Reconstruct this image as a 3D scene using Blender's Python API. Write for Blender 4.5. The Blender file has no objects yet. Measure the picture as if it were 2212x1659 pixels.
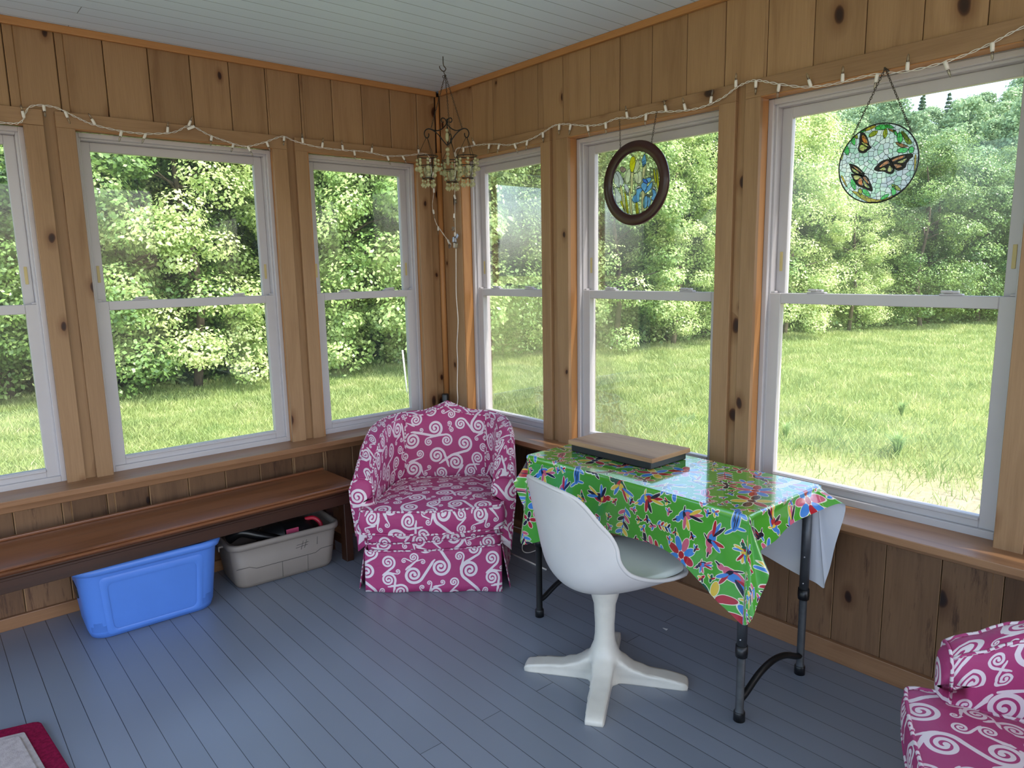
import bpy, bmesh, math, random
import numpy as np
from mathutils import Vector, Matrix, Euler
PI = math.pi
random.seed(7)
rng = np.random.default_rng(11)
S = bpy.context.scene
COL = S.collection

# ------------------------------------------------------------------ camera
cam_d = bpy.data.cameras.new('camera')
cam = bpy.data.objects.new('camera', cam_d)
COL.objects.link(cam)
cam_d.sensor_width = 36.0
cam_d.lens = 24.866
cam_d.clip_start = 0.02
cam_d.clip_end = 800
Rv = Vector((0.75646773, -0.6537746, -0.01831246))
Uv = Vector((0.11915966, 0.1102381, 0.98673631))
Fv = Vector((0.6430844, 0.74861628, -0.16129512))
CAM = Vector((-2.5316, -3.5796, 1.5))
cam.matrix_world = Matrix(((Rv.x, Uv.x, -Fv.x, CAM.x), (Rv.y, Uv.y, -Fv.y, CAM.y), (Rv.z, Uv.z, -Fv.z, CAM.z), (0, 0, 0, 1)))
S.camera = cam

# ------------------------------------------------------------------ sky, sun, exposure
S.view_settings.view_transform = 'Standard'
S.view_settings.look = 'None'
S.view_settings.gamma = 1.0
S.view_settings.use_curve_mapping = False
S.view_settings.exposure = 0.3
W = bpy.data.worlds.new('sky')
S.world = W
W.use_nodes = True
wn = W.node_tree.nodes
wl = W.node_tree.links
bg = wn['Background']
sky = wn.new('ShaderNodeTexSky')
sky.sky_type = 'NISHITA'
sky.sun_disc = False
sky.sun_elevation = math.radians(58)
sky.sun_rotation = math.radians(169)
sky.air_density = 1.0
sky.dust_density = 3.0
sky.ozone_density = 1.0
wl.new(sky.outputs[0], bg.inputs[0])
bg.inputs[1].default_value = 0.62
sun_d = bpy.data.lights.new('sun', 'SUN')
sun_d.energy = 4.9
sun_d.angle = math.radians(0.6)
sun_d.color = (1.0, 0.96, 0.88)
sun = bpy.data.objects.new('sun', sun_d)
COL.objects.link(sun)
SUNV = Vector((0.14, -0.50, 0.85)).normalized()
sun.rotation_euler = SUNV.to_track_quat('Z', 'Y').to_euler()
sun.location = (5, -20, 30)
S.cycles.max_bounces = 8
S.cycles.diffuse_bounces = 5
S.cycles.glossy_bounces = 3
S.cycles.transmission_bounces = 4
S.cycles.transparent_max_bounces = 24
S.cycles.use_denoising = True
S.cycles.sample_clamp_indirect = 6.0
S.cycles.caustics_reflective = False
S.cycles.caustics_refractive = False

# ------------------------------------------------------------------ colour and material helpers
def lin(c):
    return tuple(((v / 255) / 12.92 if v / 255 <= .04045 else ((v / 255 + .055) / 1.055) ** 2.4) for v in c) + (1.0,)

def newmat(name):
    m = bpy.data.materials.new(name)
    m.use_nodes = True
    m.node_tree.nodes.clear()
    return m, m.node_tree.nodes, m.node_tree.links

def nd(n, t, **kw):
    x = n.new(t)
    for k, v in kw.items():
        if k.startswith('i_'):
            x.inputs[k[2:]].default_value = v
        else:
            setattr(x, k, v)
    return x

def ramp(n, stops, interp='LINEAR'):
    r = n.new('ShaderNodeValToRGB')
    r.color_ramp.interpolation = interp
    e = r.color_ramp.elements
    while len(e) < len(stops):
        e.new(0.5)
    for k, (p, c) in enumerate(stops):
        e[k].position = p
        e[k].color = c if len(c) == 4 else tuple(c) + (1,)
    return r

def mth(n, l, op, a, b=None):
    x = n.new('ShaderNodeMath')
    x.operation = op
    for k, v in ((0, a), (1, b)):
        if v is None:
            continue
        if isinstance(v, (int, float)):
            x.inputs[k].default_value = v
        else:
            l.new(v, x.inputs[k])
    return x.outputs[0]

def mixc(n, l, mode, f, a, b):
    x = n.new('ShaderNodeMix')
    x.data_type = 'RGBA'
    x.blend_type = mode
    for sock, v in ((x.inputs['Factor'], f), (x.inputs[6], a), (x.inputs[7], b)):
        if hasattr(v, 'node'):
            l.new(v, sock)
        else:
            sock.default_value = v
    return x.outputs[2]

def pbsdf(n, l, col, rough=.5, spec=.5, metal=0.0, bump=None, strength=.3, dist=.002, coat=0):
    b = n.new('ShaderNodeBsdfPrincipled')
    o = n.new('ShaderNodeOutputMaterial')
    for sock, v in (('Base Color', col), ('Roughness', rough)):
        if hasattr(v, 'node'):
            l.new(v, b.inputs[sock])
        else:
            b.inputs[sock].default_value = v
    b.inputs['Specular IOR Level'].default_value = spec
    b.inputs['Metallic'].default_value = metal
    b.inputs['Coat Weight'].default_value = coat
    b.inputs['Coat Roughness'].default_value = .08
    if bump is not None:
        bp = nd(n, 'ShaderNodeBump', i_Strength=strength, i_Distance=dist)
        l.new(bump, bp.inputs['Height'])
        l.new(bp.outputs[0], b.inputs['Normal'])
    l.new(b.outputs[0], o.inputs[0])
    return b

def plain(name, rgb, rough=.5, spec=.5, metal=0.0, noise=0.06, nscale=8, coat=0, bump=0.0, bscale=200):
    m, n, l = newmat(name)
    tc = nd(n, 'ShaderNodeTexCoord')
    nz = nd(n, 'ShaderNodeTexNoise', i_Scale=nscale, i_Detail=4.0)
    l.new(tc.outputs['Object'], nz.inputs['Vector'])
    c = lin(rgb)
    lo = tuple(max(0, v * (1 - noise)) for v in c[:3]) + (1,)
    hi = tuple(min(1, v * (1 + noise)) for v in c[:3]) + (1,)
    r = ramp(n, [(.3, lo), (.7, hi)])
    l.new(nz.outputs['Fac'], r.inputs[0])
    bm_ = None
    if bump:
        n2 = nd(n, 'ShaderNodeTexNoise', i_Scale=bscale, i_Detail=3.0)
        l.new(tc.outputs['Object'], n2.inputs['Vector'])
        bm_ = n2.outputs['Fac']
    pbsdf(n, l, r.outputs[0], rough, spec, metal, bm_, bump, .002, coat)
    return m

def wood(name, base, dark, knot=True, rough=.45, vary=.25, grain=1.0, coat=0.0, streak=.0):
    """UV in metres: u across the board, v along the grain, each board at its own far offset."""
    m, n, l = newmat(name)
    uv = nd(n, 'ShaderNodeUVMap')
    uv.uv_map = 'UVMap'
    def mp(sx, sy):
        q = nd(n, 'ShaderNodeMapping')
        q.inputs['Scale'].default_value = (sx, sy, 1)
        l.new(uv.outputs[0], q.inputs[0])
        return q.outputs[0]
    g1 = nd(n, 'ShaderNodeTexNoise', i_Scale=1.0, i_Detail=5.0, i_Roughness=.6, i_Distortion=.4)
    l.new(mp(14, 1.2), g1.inputs['Vector'])
    g2 = nd(n, 'ShaderNodeTexNoise', i_Scale=1.0, i_Detail=4.0, i_Roughness=.7)
    l.new(mp(170, 5), g2.inputs['Vector'])
    per = nd(n, 'ShaderNodeTexNoise', i_Scale=1.0, i_Detail=0.0)
    l.new(mp(.05, .05), per.inputs['Vector'])
    c0, c1 = lin(base), lin(dark)
    r1 = ramp(n, [(.28, c1), (.5, tuple(c0[k] * .82 + c1[k] * .18 for k in range(3)) + (1,)), (.72, c0)])
    l.new(g1.outputs['Fac'], r1.inputs[0])
    r2 = ramp(n, [(.3, (.90, .88, .86, 1)), (.65, (1.05, 1.05, 1.05, 1))])
    l.new(g2.outputs['Fac'], r2.inputs[0])
    col = mixc(n, l, 'MULTIPLY', grain, r1.outputs[0], r2.outputs[0])
    r3 = ramp(n, [(.3, (1 - vary, 1 - vary * 1.15, 1 - vary * 1.3, 1)), (.7, (1 + vary * .6, 1 + vary * .6, 1 + vary * .55, 1))])
    l.new(per.outputs['Fac'], r3.inputs[0])
    col = mixc(n, l, 'MULTIPLY', 1.0, col, r3.outputs[0])
    if streak:
        st = nd(n, 'ShaderNodeTexNoise', i_Scale=1.0, i_Detail=6.0, i_Roughness=.75)
        l.new(mp(22, 2.2), st.inputs['Vector'])
        r6 = ramp(n, [(.56, (0, 0, 0, 1)), (.66, (1, 1, 1, 1))])
        l.new(st.outputs['Fac'], r6.inputs[0])
        f6 = mth(n, l, 'MULTIPLY', r6.outputs[0], streak)
        col = mixc(n, l, 'MIX', f6, col, lin((62, 34, 24)))
    if knot:
        wob = nd(n, 'ShaderNodeTexNoise', i_Scale=9.0, i_Detail=2.0)
        l.new(uv.outputs[0], wob.inputs['Vector'])
        vm = nd(n, 'ShaderNodeVectorMath', operation='SCALE')
        vm.inputs['Scale'].default_value = .10
        l.new(wob.outputs['Color'], vm.inputs[0])
        va = nd(n, 'ShaderNodeVectorMath', operation='ADD')
        l.new(mp(5.2, 2.9), va.inputs[0])
        l.new(vm.outputs[0], va.inputs[1])
        vo = nd(n, 'ShaderNodeTexVoronoi', i_Scale=1.0)
        vo.feature = 'F1'
        vo.voronoi_dimensions = '2D'
        vo.inputs['Randomness'].default_value = 1.0
        l.new(va.outputs[0], vo.inputs['Vector'])
        sep = nd(n, 'ShaderNodeSeparateColor')
        l.new(vo.outputs['Color'], sep.inputs[0])
        has = mth(n, l, 'GREATER_THAN', sep.outputs[0], .66)
        rad = mth(n, l, 'ADD', mth(n, l, 'MULTIPLY', sep.outputs[1], .075), .03)
        dn = mth(n, l, 'DIVIDE', vo.outputs['Distance'], rad)
        r4 = ramp(n, [(.0, (.10, .045, .025, 1)), (.5, (.14, .06, .03, 1)), (.78, (.33, .2, .12, 1)), (1.0, (1, 1, 1, 1))])
        l.new(dn, r4.inputs[0])
        col = mixc(n, l, 'MULTIPLY', has, col, r4.outputs[0])
        halo = ramp(n, [(.3, (.62, .52, .45, 1)), (1.0, (1, 1, 1, 1))])
        l.new(mth(n, l, 'MULTIPLY', dn, .38), halo.inputs[0])
        col = mixc(n, l, 'MULTIPLY', has, col, halo.outputs[0])
    pbsdf(n, l, col, rough, .4, 0, g2.outputs['Fac'], .12, .001, coat)
    return m

def boards(name, rgb, width, along, mort, shift, linec, rough, amp=.06, wear=False, spec=.5):
    """painted boards laid side by side; along = axis the boards run on"""
    m, n, l = newmat(name)
    tc = nd(n, 'ShaderNodeTexCoord')
    sp = nd(n, 'ShaderNodeSeparateXYZ')
    l.new(tc.outputs['Object'], sp.inputs[0])
    cb = nd(n, 'ShaderNodeCombineXYZ')
    a, c = (sp.outputs[1], sp.outputs[0]) if along == 'y' else (sp.outputs[0], sp.outputs[1])
    l.new(mth(n, l, 'ADD', a, 20.37), cb.inputs[0])
    l.new(mth(n, l, 'ADD', c, shift + width * 200), cb.inputs[1])
    br = nd(n, 'ShaderNodeTexBrick')
    br.offset = .37
    br.offset_frequency = 3
    br.squash = 1.0
    br.inputs['Scale'].default_value = 1.0
    br.inputs['Brick Width'].default_value = 5.1
    br.inputs['Row Height'].default_value = width
    br.inputs['Mortar Size'].default_value = mort
    br.inputs['Mortar Smooth'].default_value = .1
    br.inputs['Bias'].default_value = 0
    k = lin(rgb)
    br.inputs['Color1'].default_value = tuple(v * (1 - amp) for v in k[:3]) + (1,)
    br.inputs['Color2'].default_value = tuple(v * (1 + amp) for v in k[:3]) + (1,)
    br.inputs['Mortar'].default_value = lin(linec)
    l.new(cb.outputs[0], br.inputs['Vector'])
    col = br.outputs['Color']
    g = nd(n, 'ShaderNodeTexNoise', i_Scale=1.0, i_Detail=5.0, i_Roughness=.65)
    mp = nd(n, 'ShaderNodeMapping')
    mp.inputs['Scale'].default_value = (3, 130, 1)
    l.new(cb.outputs[0], mp.inputs[0])
    l.new(mp.outputs[0], g.inputs['Vector'])
    rgh = rough
    if wear:
        nz = nd(n, 'ShaderNodeTexNoise', i_Scale=1.7, i_Detail=2.0, i_Roughness=.5)
        l.new(tc.outputs['Object'], nz.inputs['Vector'])
        rr = ramp(n, [(.3, (rough - .04,) * 3 + (1,)), (.7, (rough + .1,) * 3 + (1,))])
        l.new(nz.outputs['Fac'], rr.inputs[0])
        rgh = rr.outputs[0]
        n3 = nd(n, 'ShaderNodeTexNoise', i_Scale=70.0, i_Detail=3.0, i_Roughness=.6)
        l.new(tc.outputs['Object'], n3.inputs['Vector'])
        r5 = ramp(n, [(.16, (.45, .42, .40, 1)), (.21, (1, 1, 1, 1))])
        l.new(n3.outputs['Fac'], r5.inputs[0])
        col = mixc(n, l, 'MULTIPLY', .6, col, r5.outputs[0])
    h = mth(n, l, 'SUBTRACT', mth(n, l, 'MULTIPLY', g.outputs['Fac'], .10), br.outputs['Fac'])
    pbsdf(n, l, col, rgh, spec, 0, h, .35, .002)
    return m

def glass_mat(name, tint=(1, 1, 1, 1), refl=1.0, haze=0.0):
    m, n, l = newmat(name)
    t = nd(n, 'ShaderNodeBsdfTransparent')
    t.inputs[0].default_value = tint
    g = nd(n, 'ShaderNodeBsdfGlossy', i_Roughness=.01)
    fr = nd(n, 'ShaderNodeFresnel', i_IOR=1.5)
    mx = nd(n, 'ShaderNodeMixShader')
    l.new(mth(n, l, 'MULTIPLY', fr.outputs[0], refl), mx.inputs[0])
    l.new(t.outputs[0], mx.inputs[1])
    l.new(g.outputs[0], mx.inputs[2])
    out = mx.outputs[0]
    if haze:
        df = nd(n, 'ShaderNodeBsdfTranslucent')
        df.inputs[0].default_value = (.9, .9, .9, 1)
        tc = nd(n, 'ShaderNodeTexCoord')
        nz = nd(n, 'ShaderNodeTexNoise', i_Scale=2.2, i_Detail=5.0, i_Roughness=.7, i_Distortion=1.0)
        l.new(tc.outputs['Object'], nz.inputs['Vector'])
        m2 = nd(n, 'ShaderNodeMixShader')
        l.new(mth(n, l, 'MULTIPLY', nz.outputs['Fac'], haze), m2.inputs[0])
        l.new(out, m2.inputs[1])
        l.new(df.outputs[0], m2.inputs[2])
        out = m2.outputs[0]
    o = nd(n, 'ShaderNodeOutputMaterial')
    l.new(out, o.inputs[0])
    return m

def tinted(name, rgb, clear=.55, white=False):
    """coloured art glass: part clear tint, part translucent"""
    m, n, l = newmat(name)
    c = lin(rgb)
    tc = nd(n, 'ShaderNodeTexCoord')
    nz = nd(n, 'ShaderNodeTexNoise', i_Scale=40.0, i_Detail=3.0, i_Distortion=1.5)
    l.new(tc.outputs['Object'], nz.inputs['Vector'])
    r = ramp(n, [(.3, tuple(v * .7 for v in c[:3]) + (1,)), (.7, tuple(min(1, v * 1.25) for v in c[:3]) + (1,))])
    l.new(nz.outputs['Fac'], r.inputs[0])
    t = nd(n, 'ShaderNodeBsdfTransparent')
    d = nd(n, 'ShaderNodeBsdfTranslucent')
    g = nd(n, 'ShaderNodeBsdfGlossy', i_Roughness=.08)
    l.new(r.outputs[0], t.inputs[0])
    l.new(r.outputs[0], d.inputs[0])
    mx = nd(n, 'ShaderNodeMixShader')
    mx.inputs[0].default_value = clear
    l.new(d.outputs[0], mx.inputs[1])
    l.new(t.outputs[0], mx.inputs[2])
    m2 = nd(n, 'ShaderNodeMixShader')
    m2.inputs[0].default_value = .04
    l.new(mx.outputs[0], m2.inputs[1])
    l.new(g.outputs[0], m2.inputs[2])
    o = nd(n, 'ShaderNodeOutputMaterial')
    l.new(m2.outputs[0], o.inputs[0])
    return m

# ------------------------------------------------------------------ object helpers
def tag(o, label=None, cat=None, group=None, kind=None):
    if label: o['label'] = label
    if cat: o['category'] = cat
    if group: o['group'] = group
    if kind: o['kind'] = kind
    return o

def empty(name, loc=(0, 0, 0), rz=0.0):
    o = bpy.data.objects.new(name, None)
    o.empty_display_size = .05
    o.location = loc
    o.rotation_euler = (0, 0, rz)
    COL.objects.link(o)
    return o

def copy_tree(o, parent=None):
    c = o.copy()
    COL.objects.link(c)
    c.parent = parent
    for ch in list(o.children):
        copy_tree(ch, c)
    return c

class MB:
    def __init__(s):
        s.v, s.f, s.uv, s.mi, s.sm = [], [], [], [], []
    def face(s, idx, uv=None, mi=0, sm=False):
        s.f.append(tuple(idx))
        s.uv.append(uv if uv else [(0, 0)] * len(idx))
        s.mi.append(mi)
        s.sm.append(sm)
    def add(s, pts):
        b = len(s.v)
        s.v += [tuple(p) for p in pts]
        return b
    def box(s, a, b, grain=2, mi=0):
        x0, y0, z0 = (min(a[k], b[k]) for k in range(3))
        x1, y1, z1 = (max(a[k], b[k]) for k in range(3))
        P = [(x0, y0, z0), (x1, y0, z0), (x1, y1, z0), (x0, y1, z0), (x0, y0, z1), (x1, y0, z1), (x1, y1, z1), (x0, y1, z1)]
        i = s.add(P)
        off = (random.uniform(0, 900), random.uniform(0, 900))
        for q in ((0, 3, 2, 1), (4, 5, 6, 7), (0, 1, 5, 4), (1, 2, 6, 5), (2, 3, 7, 6), (3, 0, 4, 7)):
            nrm = [k for k in range(3) if len({round(P[t][k], 9) for t in q}) == 1]
            nax = nrm[0] if nrm else 0
            oth = [k for k in range(3) if k != nax]
            va = grain if grain in oth else oth[1]
            ua = oth[0] if oth[1] == va else oth[1]
            s.face([i + t for t in q], [(P[t][ua] + off[0], P[t][va] + off[1]) for t in q], mi)
        return s
    def grid(s, rows, closed=False, mi=0, sm=True, uvf=None, caps=False, flip=False):
        n, m = len(rows), len(rows[0])
        i = s.add([p for r in rows for p in r])
        if uvf is None:
            U = [[0.0] * m for _ in range(n)]
            for a in range(n):
                d = 0.0
                for b in range(m):
                    if b: d += (Vector(rows[a][b]) - Vector(rows[a][b - 1])).length
                    U[a][b] = d
            V = [0.0]
            for a in range(1, n):
                V.append(V[-1] + sum((Vector(rows[a][b]) - Vector(rows[a - 1][b])).length for b in range(m)) / m)
            uvf = lambda a, b: (U[a][b], V[a])
        mm = m if closed else m - 1
        for a in range(n - 1):
            for b in range(mm):
                c = (b + 1) % m
                q = [i + a * m + b, i + a * m + c, i + (a + 1) * m + c, i + (a + 1) * m + b]
                cc = c if c else m - 1
                uv = [uvf(a, b), uvf(a, cc), uvf(a + 1, cc), uvf(a + 1, b)]
                if flip:
                    q.reverse(); uv.reverse()
                s.face(q, uv, mi, sm)
        if caps and closed:
            s.face([i + b for b in reversed(range(m))], None, mi, False)
            s.face([i + (n - 1) * m + b for b in range(m)], None, mi, False)
        return i
    def tube(s, pts, r, n=8, mi=0, closed=False, caps=True):
        pts = [Vector(p) for p in pts]
        N = len(pts)
        rr = r if isinstance(r, (list, tuple)) else [r] * N
        rows = []
        up = None
        for k in range(N):
            if closed:
                t = pts[(k + 1) % N] - pts[k - 1]
            else:
                t = pts[min(k + 1, N - 1)] - pts[max(k - 1, 0)]
            if t.length < 1e-9: t = Vector((0, 0, 1))
            t.normalize()
            if up is None:
                up = Vector((0, 0, 1)) if abs(t.z) < .9 else Vector((1, 0, 0))
            sd = t.cross(up)
            if sd.length < 1e-6: sd = t.orthogonal()
            sd.normalize()
            up = sd.cross(t).normalized()
            rows.append([tuple(pts[k] + (sd * math.cos(2 * PI * j / n) + up * math.sin(2 * PI * j / n)) * rr[k]) for j in range(n)])
        if closed:
            rows.append(rows[0])
        s.grid(rows, closed=True, mi=mi, caps=caps and not closed, flip=False)
        return s
    def lathe(s, prof, n=24, axis=(0, 0, 0), mi=0, caps=True):
        rows = [[(axis[0] + r * math.cos(2 * PI * j / n), axis[1] + r * math.sin(2 * PI * j / n), axis[2] + z) for j in range(n)] for r, z in prof]
        s.grid(rows, closed=True, mi=mi, caps=caps)
        return s
    def prism(s, poly, plane, d0, d1, mi=0):
        """poly: 2-D outline; plane 'yz','xz','xy'; extruded d0..d1 on the third axis"""
        def P(p, d):
            return {'yz': (d, p[0], p[1]), 'xz': (p[0], d, p[1]), 'xy': (p[0], p[1], d)}[plane]
        n = len(poly)
        i = s.add([P(p, d0) for p in poly] + [P(p, d1) for p in poly])
        off = random.uniform(0, 500)
        s.face([i + k for k in range(n)], [(p[0] + off, p[1] + off) for p in poly], mi)
        s.face([i + n + k for k in reversed(range(n))], [(poly[k][0] + off, poly[k][1] + off) for k in reversed(range(n))], mi)
        L = 0.0
        for k in range(n):
            e = math.dist(poly[k], poly[(k + 1) % n])
            q = (k + 1) % n
            s.face([i + k, i + n + k, i + n + q, i + q], [(off + d0, off + L), (off + d1, off + L), (off + d1, off + L + e), (off + d0, off + L + e)], mi)
            L += e
        return s
    def ball(s, c, r, n=8, m=6, sz=1.0, mi=0):
        rows = []
        for a in range(m + 1):
            th = PI * a / m
            rad = max(r * math.sin(th), 1e-5)
            rows.append([(c[0] + rad * math.cos(2 * PI * j / n), c[1] + rad * math.sin(2 * PI * j / n), c[2] - r * sz * math.cos(th)) for j in range(n)])
        s.grid(rows, closed=True, mi=mi)
        return s
    def build(s, name, mats, parent=None, bevel=0.0, seg=2, weld=False, fixn=True, subsurf=0, solid=0.0, angle=35):
        me = bpy.data.meshes.new(name)
        me.from_pydata(s.v, [], s.f)
        for m in (mats if isinstance(mats, (list, tuple)) else [mats]):
            me.materials.append(m)
        uvl = me.uv_layers.new(name='UVMap')
        flat = [c for f in s.uv for p in f for c in p]
        uvl.data.foreach_set('uv', flat)
        me.polygons.foreach_set('material_index', s.mi)
        me.polygons.foreach_set('use_smooth', s.sm)
        bm = bmesh.new()
        bm.from_mesh(me)
        if weld:
            bmesh.ops.remove_doubles(bm, verts=bm.verts, dist=1e-5)
        if fixn:
            bmesh.ops.recalc_face_normals(bm, faces=bm.faces)
        if bevel:
            es = [e for e in bm.edges if len(e.link_faces) == 2 and e.calc_face_angle(0) > math.radians(angle)]
            bmesh.ops.bevel(bm, geom=es, offset=bevel, segments=seg, profile=.6, affect='EDGES', clamp_overlap=True)
        bm.to_mesh(me)
        bm.free()
        o = bpy.data.objects.new(name, me)
        COL.objects.link(o)
        if parent:
            o.parent = parent
        if solid:
            md = o.modifiers.new('solid', 'SOLIDIFY')
            md.thickness = solid
            md.offset = 0
        if subsurf:
            md = o.modifiers.new('sub', 'SUBSURF')
            md.levels = md.render_levels = subsurf
        return o

def spline(pts, n=12, closed=False):
    """Catmull-Rom through points"""
    P = [Vector(p) for p in pts]
    out = []
    N = len(P)
    for k in range(N if closed else N - 1):
        p0 = P[k - 1] if (closed or k) else P[0]
        p1, p2 = P[k], P[(k + 1) % N]
        p3 = P[(k + 2) % N] if (closed or k + 2 < N) else P[-1]
        for j in range(n):
            t = j / n
            out.append(.5 * ((2 * p1) + (p2 - p0) * t + (2 * p0 - 5 * p1 + 4 * p2 - p3) * t * t + (3 * p1 - p0 - 3 * p2 + p3) * t ** 3))
    if not closed:
        out.append(P[-1])
    return out

def lerp_table(tab, x):
    if x <= tab[0][0]: return tab[0][1]
    for (a, va), (b, vb) in zip(tab, tab[1:]):
        if x <= b:
            t = (x - a) / (b - a)
            t = t * t * (3 - 2 * t)
            return va + (vb - va) * t
    return tab[-1][1]

def image_mat(name, arr, size_m, rough=.6, spec=.4, bump=.0, coat=0.0, backcol=None, sheen=0):
    """arr: HxWx3 sRGB print drawn by this script; UV in metres"""
    h, w, _ = arr.shape
    im = bpy.data.images.new(name, w, h, alpha=False)
    px = np.ones((h, w, 4), np.float32)
    px[..., :3] = np.clip(arr, 0, 1)
    im.pixels.foreach_set(px.ravel())
    im.update()
    im.pack()
    m, n, l = newmat(name)
    uv = nd(n, 'ShaderNodeUVMap')
    uv.uv_map = 'UVMap'
    mp = nd(n, 'ShaderNodeMapping')
    mp.inputs['Scale'].default_value = (1 / size_m, 1 / size_m, 1)
    l.new(uv.outputs[0], mp.inputs[0])
    tx = nd(n, 'ShaderNodeTexImage')
    tx.image = im
    tx.extension = 'REPEAT'
    l.new(mp.outputs[0], tx.inputs[0])
    col = tx.outputs[0]
    if backcol:
        ge = nd(n, 'ShaderNodeNewGeometry')
        col = mixc(n, l, 'MIX', ge.outputs['Backfacing'], col, lin(backcol))
    tc = nd(n, 'ShaderNodeTexCoord')
    nz = nd(n, 'ShaderNodeTexNoise', i_Scale=14.0, i_Detail=3.0, i_Distortion=.6)
    l.new(tc.outputs['Object'], nz.inputs['Vector'])
    pbsdf(n, l, col, rough, spec, 0, nz.outputs['Fac'], bump, .02, coat)
    return m

# ------------------------------------------------------------------ printed patterns drawn with numpy
def stamp(A, x, y, r, col):
    n = A.shape[0]
    R = int(r) + 2
    xs = np.arange(int(x) - R, int(x) + R + 1)
    ys = np.arange(int(y) - R, int(y) + R + 1)
    d = np.sqrt((xs[None, :] - x) ** 2 + (ys[:, None] - y) ** 2)
    a = np.clip(r - d + .5, 0, 1)[..., None]
    ix = np.ix_(ys % n, xs % n)
    A[ix] = A[ix] * (1 - a) + np.array(col) * a

def s01(rgb):
    return np.array(rgb) / 255.0

def swirl_print(n=1024, tile=.42):
    r = random.Random(5)
    A = np.ones((n, n, 3)) * s01((168, 60, 112))
    white = s01((226, 212, 216))
    k = n / tile
    circ = []
    for R, cnt, gap in ((.044, 10, 1.06), (.034, 12, 1.04), (.023, 24, 1.04), (.0135, 90, 1.05)):
        tries = 0
        c = 0
        while c < cnt and tries < 3000:
            tries += 1
            x, y = r.random() * tile, r.random() * tile
            ok = True
            for (a, b, q) in circ:
                dx = abs(x - a); dx = min(dx, tile - dx)
                dy = abs(y - b); dy = min(dy, tile - dy)
                if math.hypot(dx, dy) < (R + q) * gap + .001:
                    ok = False
                    break
            if ok:
                circ.append((x, y, R))
                c += 1
    def wrapd(a):
        return (a + tile / 2) % tile - tile / 2
    for ci, (x, y, R) in enumerate(circ):
        best = None
        for cj, (a, b, q) in enumerate(circ):
            if cj == ci or q < R * .98: continue
            d = math.hypot(wrapd(a - x), wrapd(b - y)) - q
            if d < R * 1.6 + .010 and (best is None or d < best[0]): best = (d, cj)
        sgn = 1 if r.random() < .5 else -1
        if best:
            a, b, q = circ[best[1]]
            dx, dy = wrapd(a - x), wrapd(b - y)
            dd = math.hypot(dx, dy)
            ph = math.atan2(dy, dx) + sgn * math.acos(min(1.0, (R + q) / dd))
        else:
            ph = r.random() * 6.28
        w = R * .128 if R > .03 else (R * .14 if R > .02 else R * .165)
        turns = 1.95 if R > .03 else (1.75 if R > .018 else 1.4)
        N = int(70 + 3000 * R)
        for j in range(N):
            t = j / (N - 1)
            th = ph + sgn * t * turns * 2 * PI
            rad = (R - w) * (1 - .86 * t ** .9)
            stamp(A, (x + rad * math.cos(th)) * k, (y + rad * math.sin(th)) * k, (w * (1.05 - .3 * t)) * k, white)
        stamp(A, (x + rad * math.cos(th)) * k, (y + rad * math.sin(th)) * k, w * 1.25 * k, white)
        if best:
            nx_, ny_ = math.cos(ph), math.sin(ph)
            w2 = q * .128
            p0 = Vector(((R - w) * nx_, (R - w) * ny_))
            p3 = Vector((dx - (q - w2) * nx_, dy - (q - w2) * ny_))
            for j in range(40):
                p = p0.lerp(p3, j / 39)
                stamp(A, (x + p.x) * k, (y + p.y) * k, (w + (w2 - w) * .8 * j / 39) * k, white)
            a0 = math.atan2(-ny_, -nx_)
            for j in range(40):
                t = a0 + sgn * j / 39 * .5
                stamp(A, (x + dx + (q - w2) * math.cos(t)) * k, (y + dy + (q - w2) * math.sin(t)) * k, w2 * (1.0 - .5 * j / 39) * k, white)
    return A[..., :]

def ell(A, x, y, a, b, ang, col):
    n = A.shape[0]
    R = int(max(a, b)) + 2
    xs = np.arange(int(x) - R, int(x) + R + 1)
    ys = np.arange(int(y) - R, int(y) + R + 1)
    X = xs[None, :] - x
    Y = ys[:, None] - y
    u = X * math.cos(ang) + Y * math.sin(ang)
    v = -X * math.sin(ang) + Y * math.cos(ang)
    # pointed petal: the width closes towards both tips
    q = np.sqrt((u / a) ** 2 + (v / b) ** 2)
    al = np.clip((1 - q) * min(a, b) + .5, 0, 1)[..., None]
    ix = np.ix_(ys % n, xs % n)
    A[ix] = A[ix] * (1 - al) + np.array(col) * al

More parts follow.
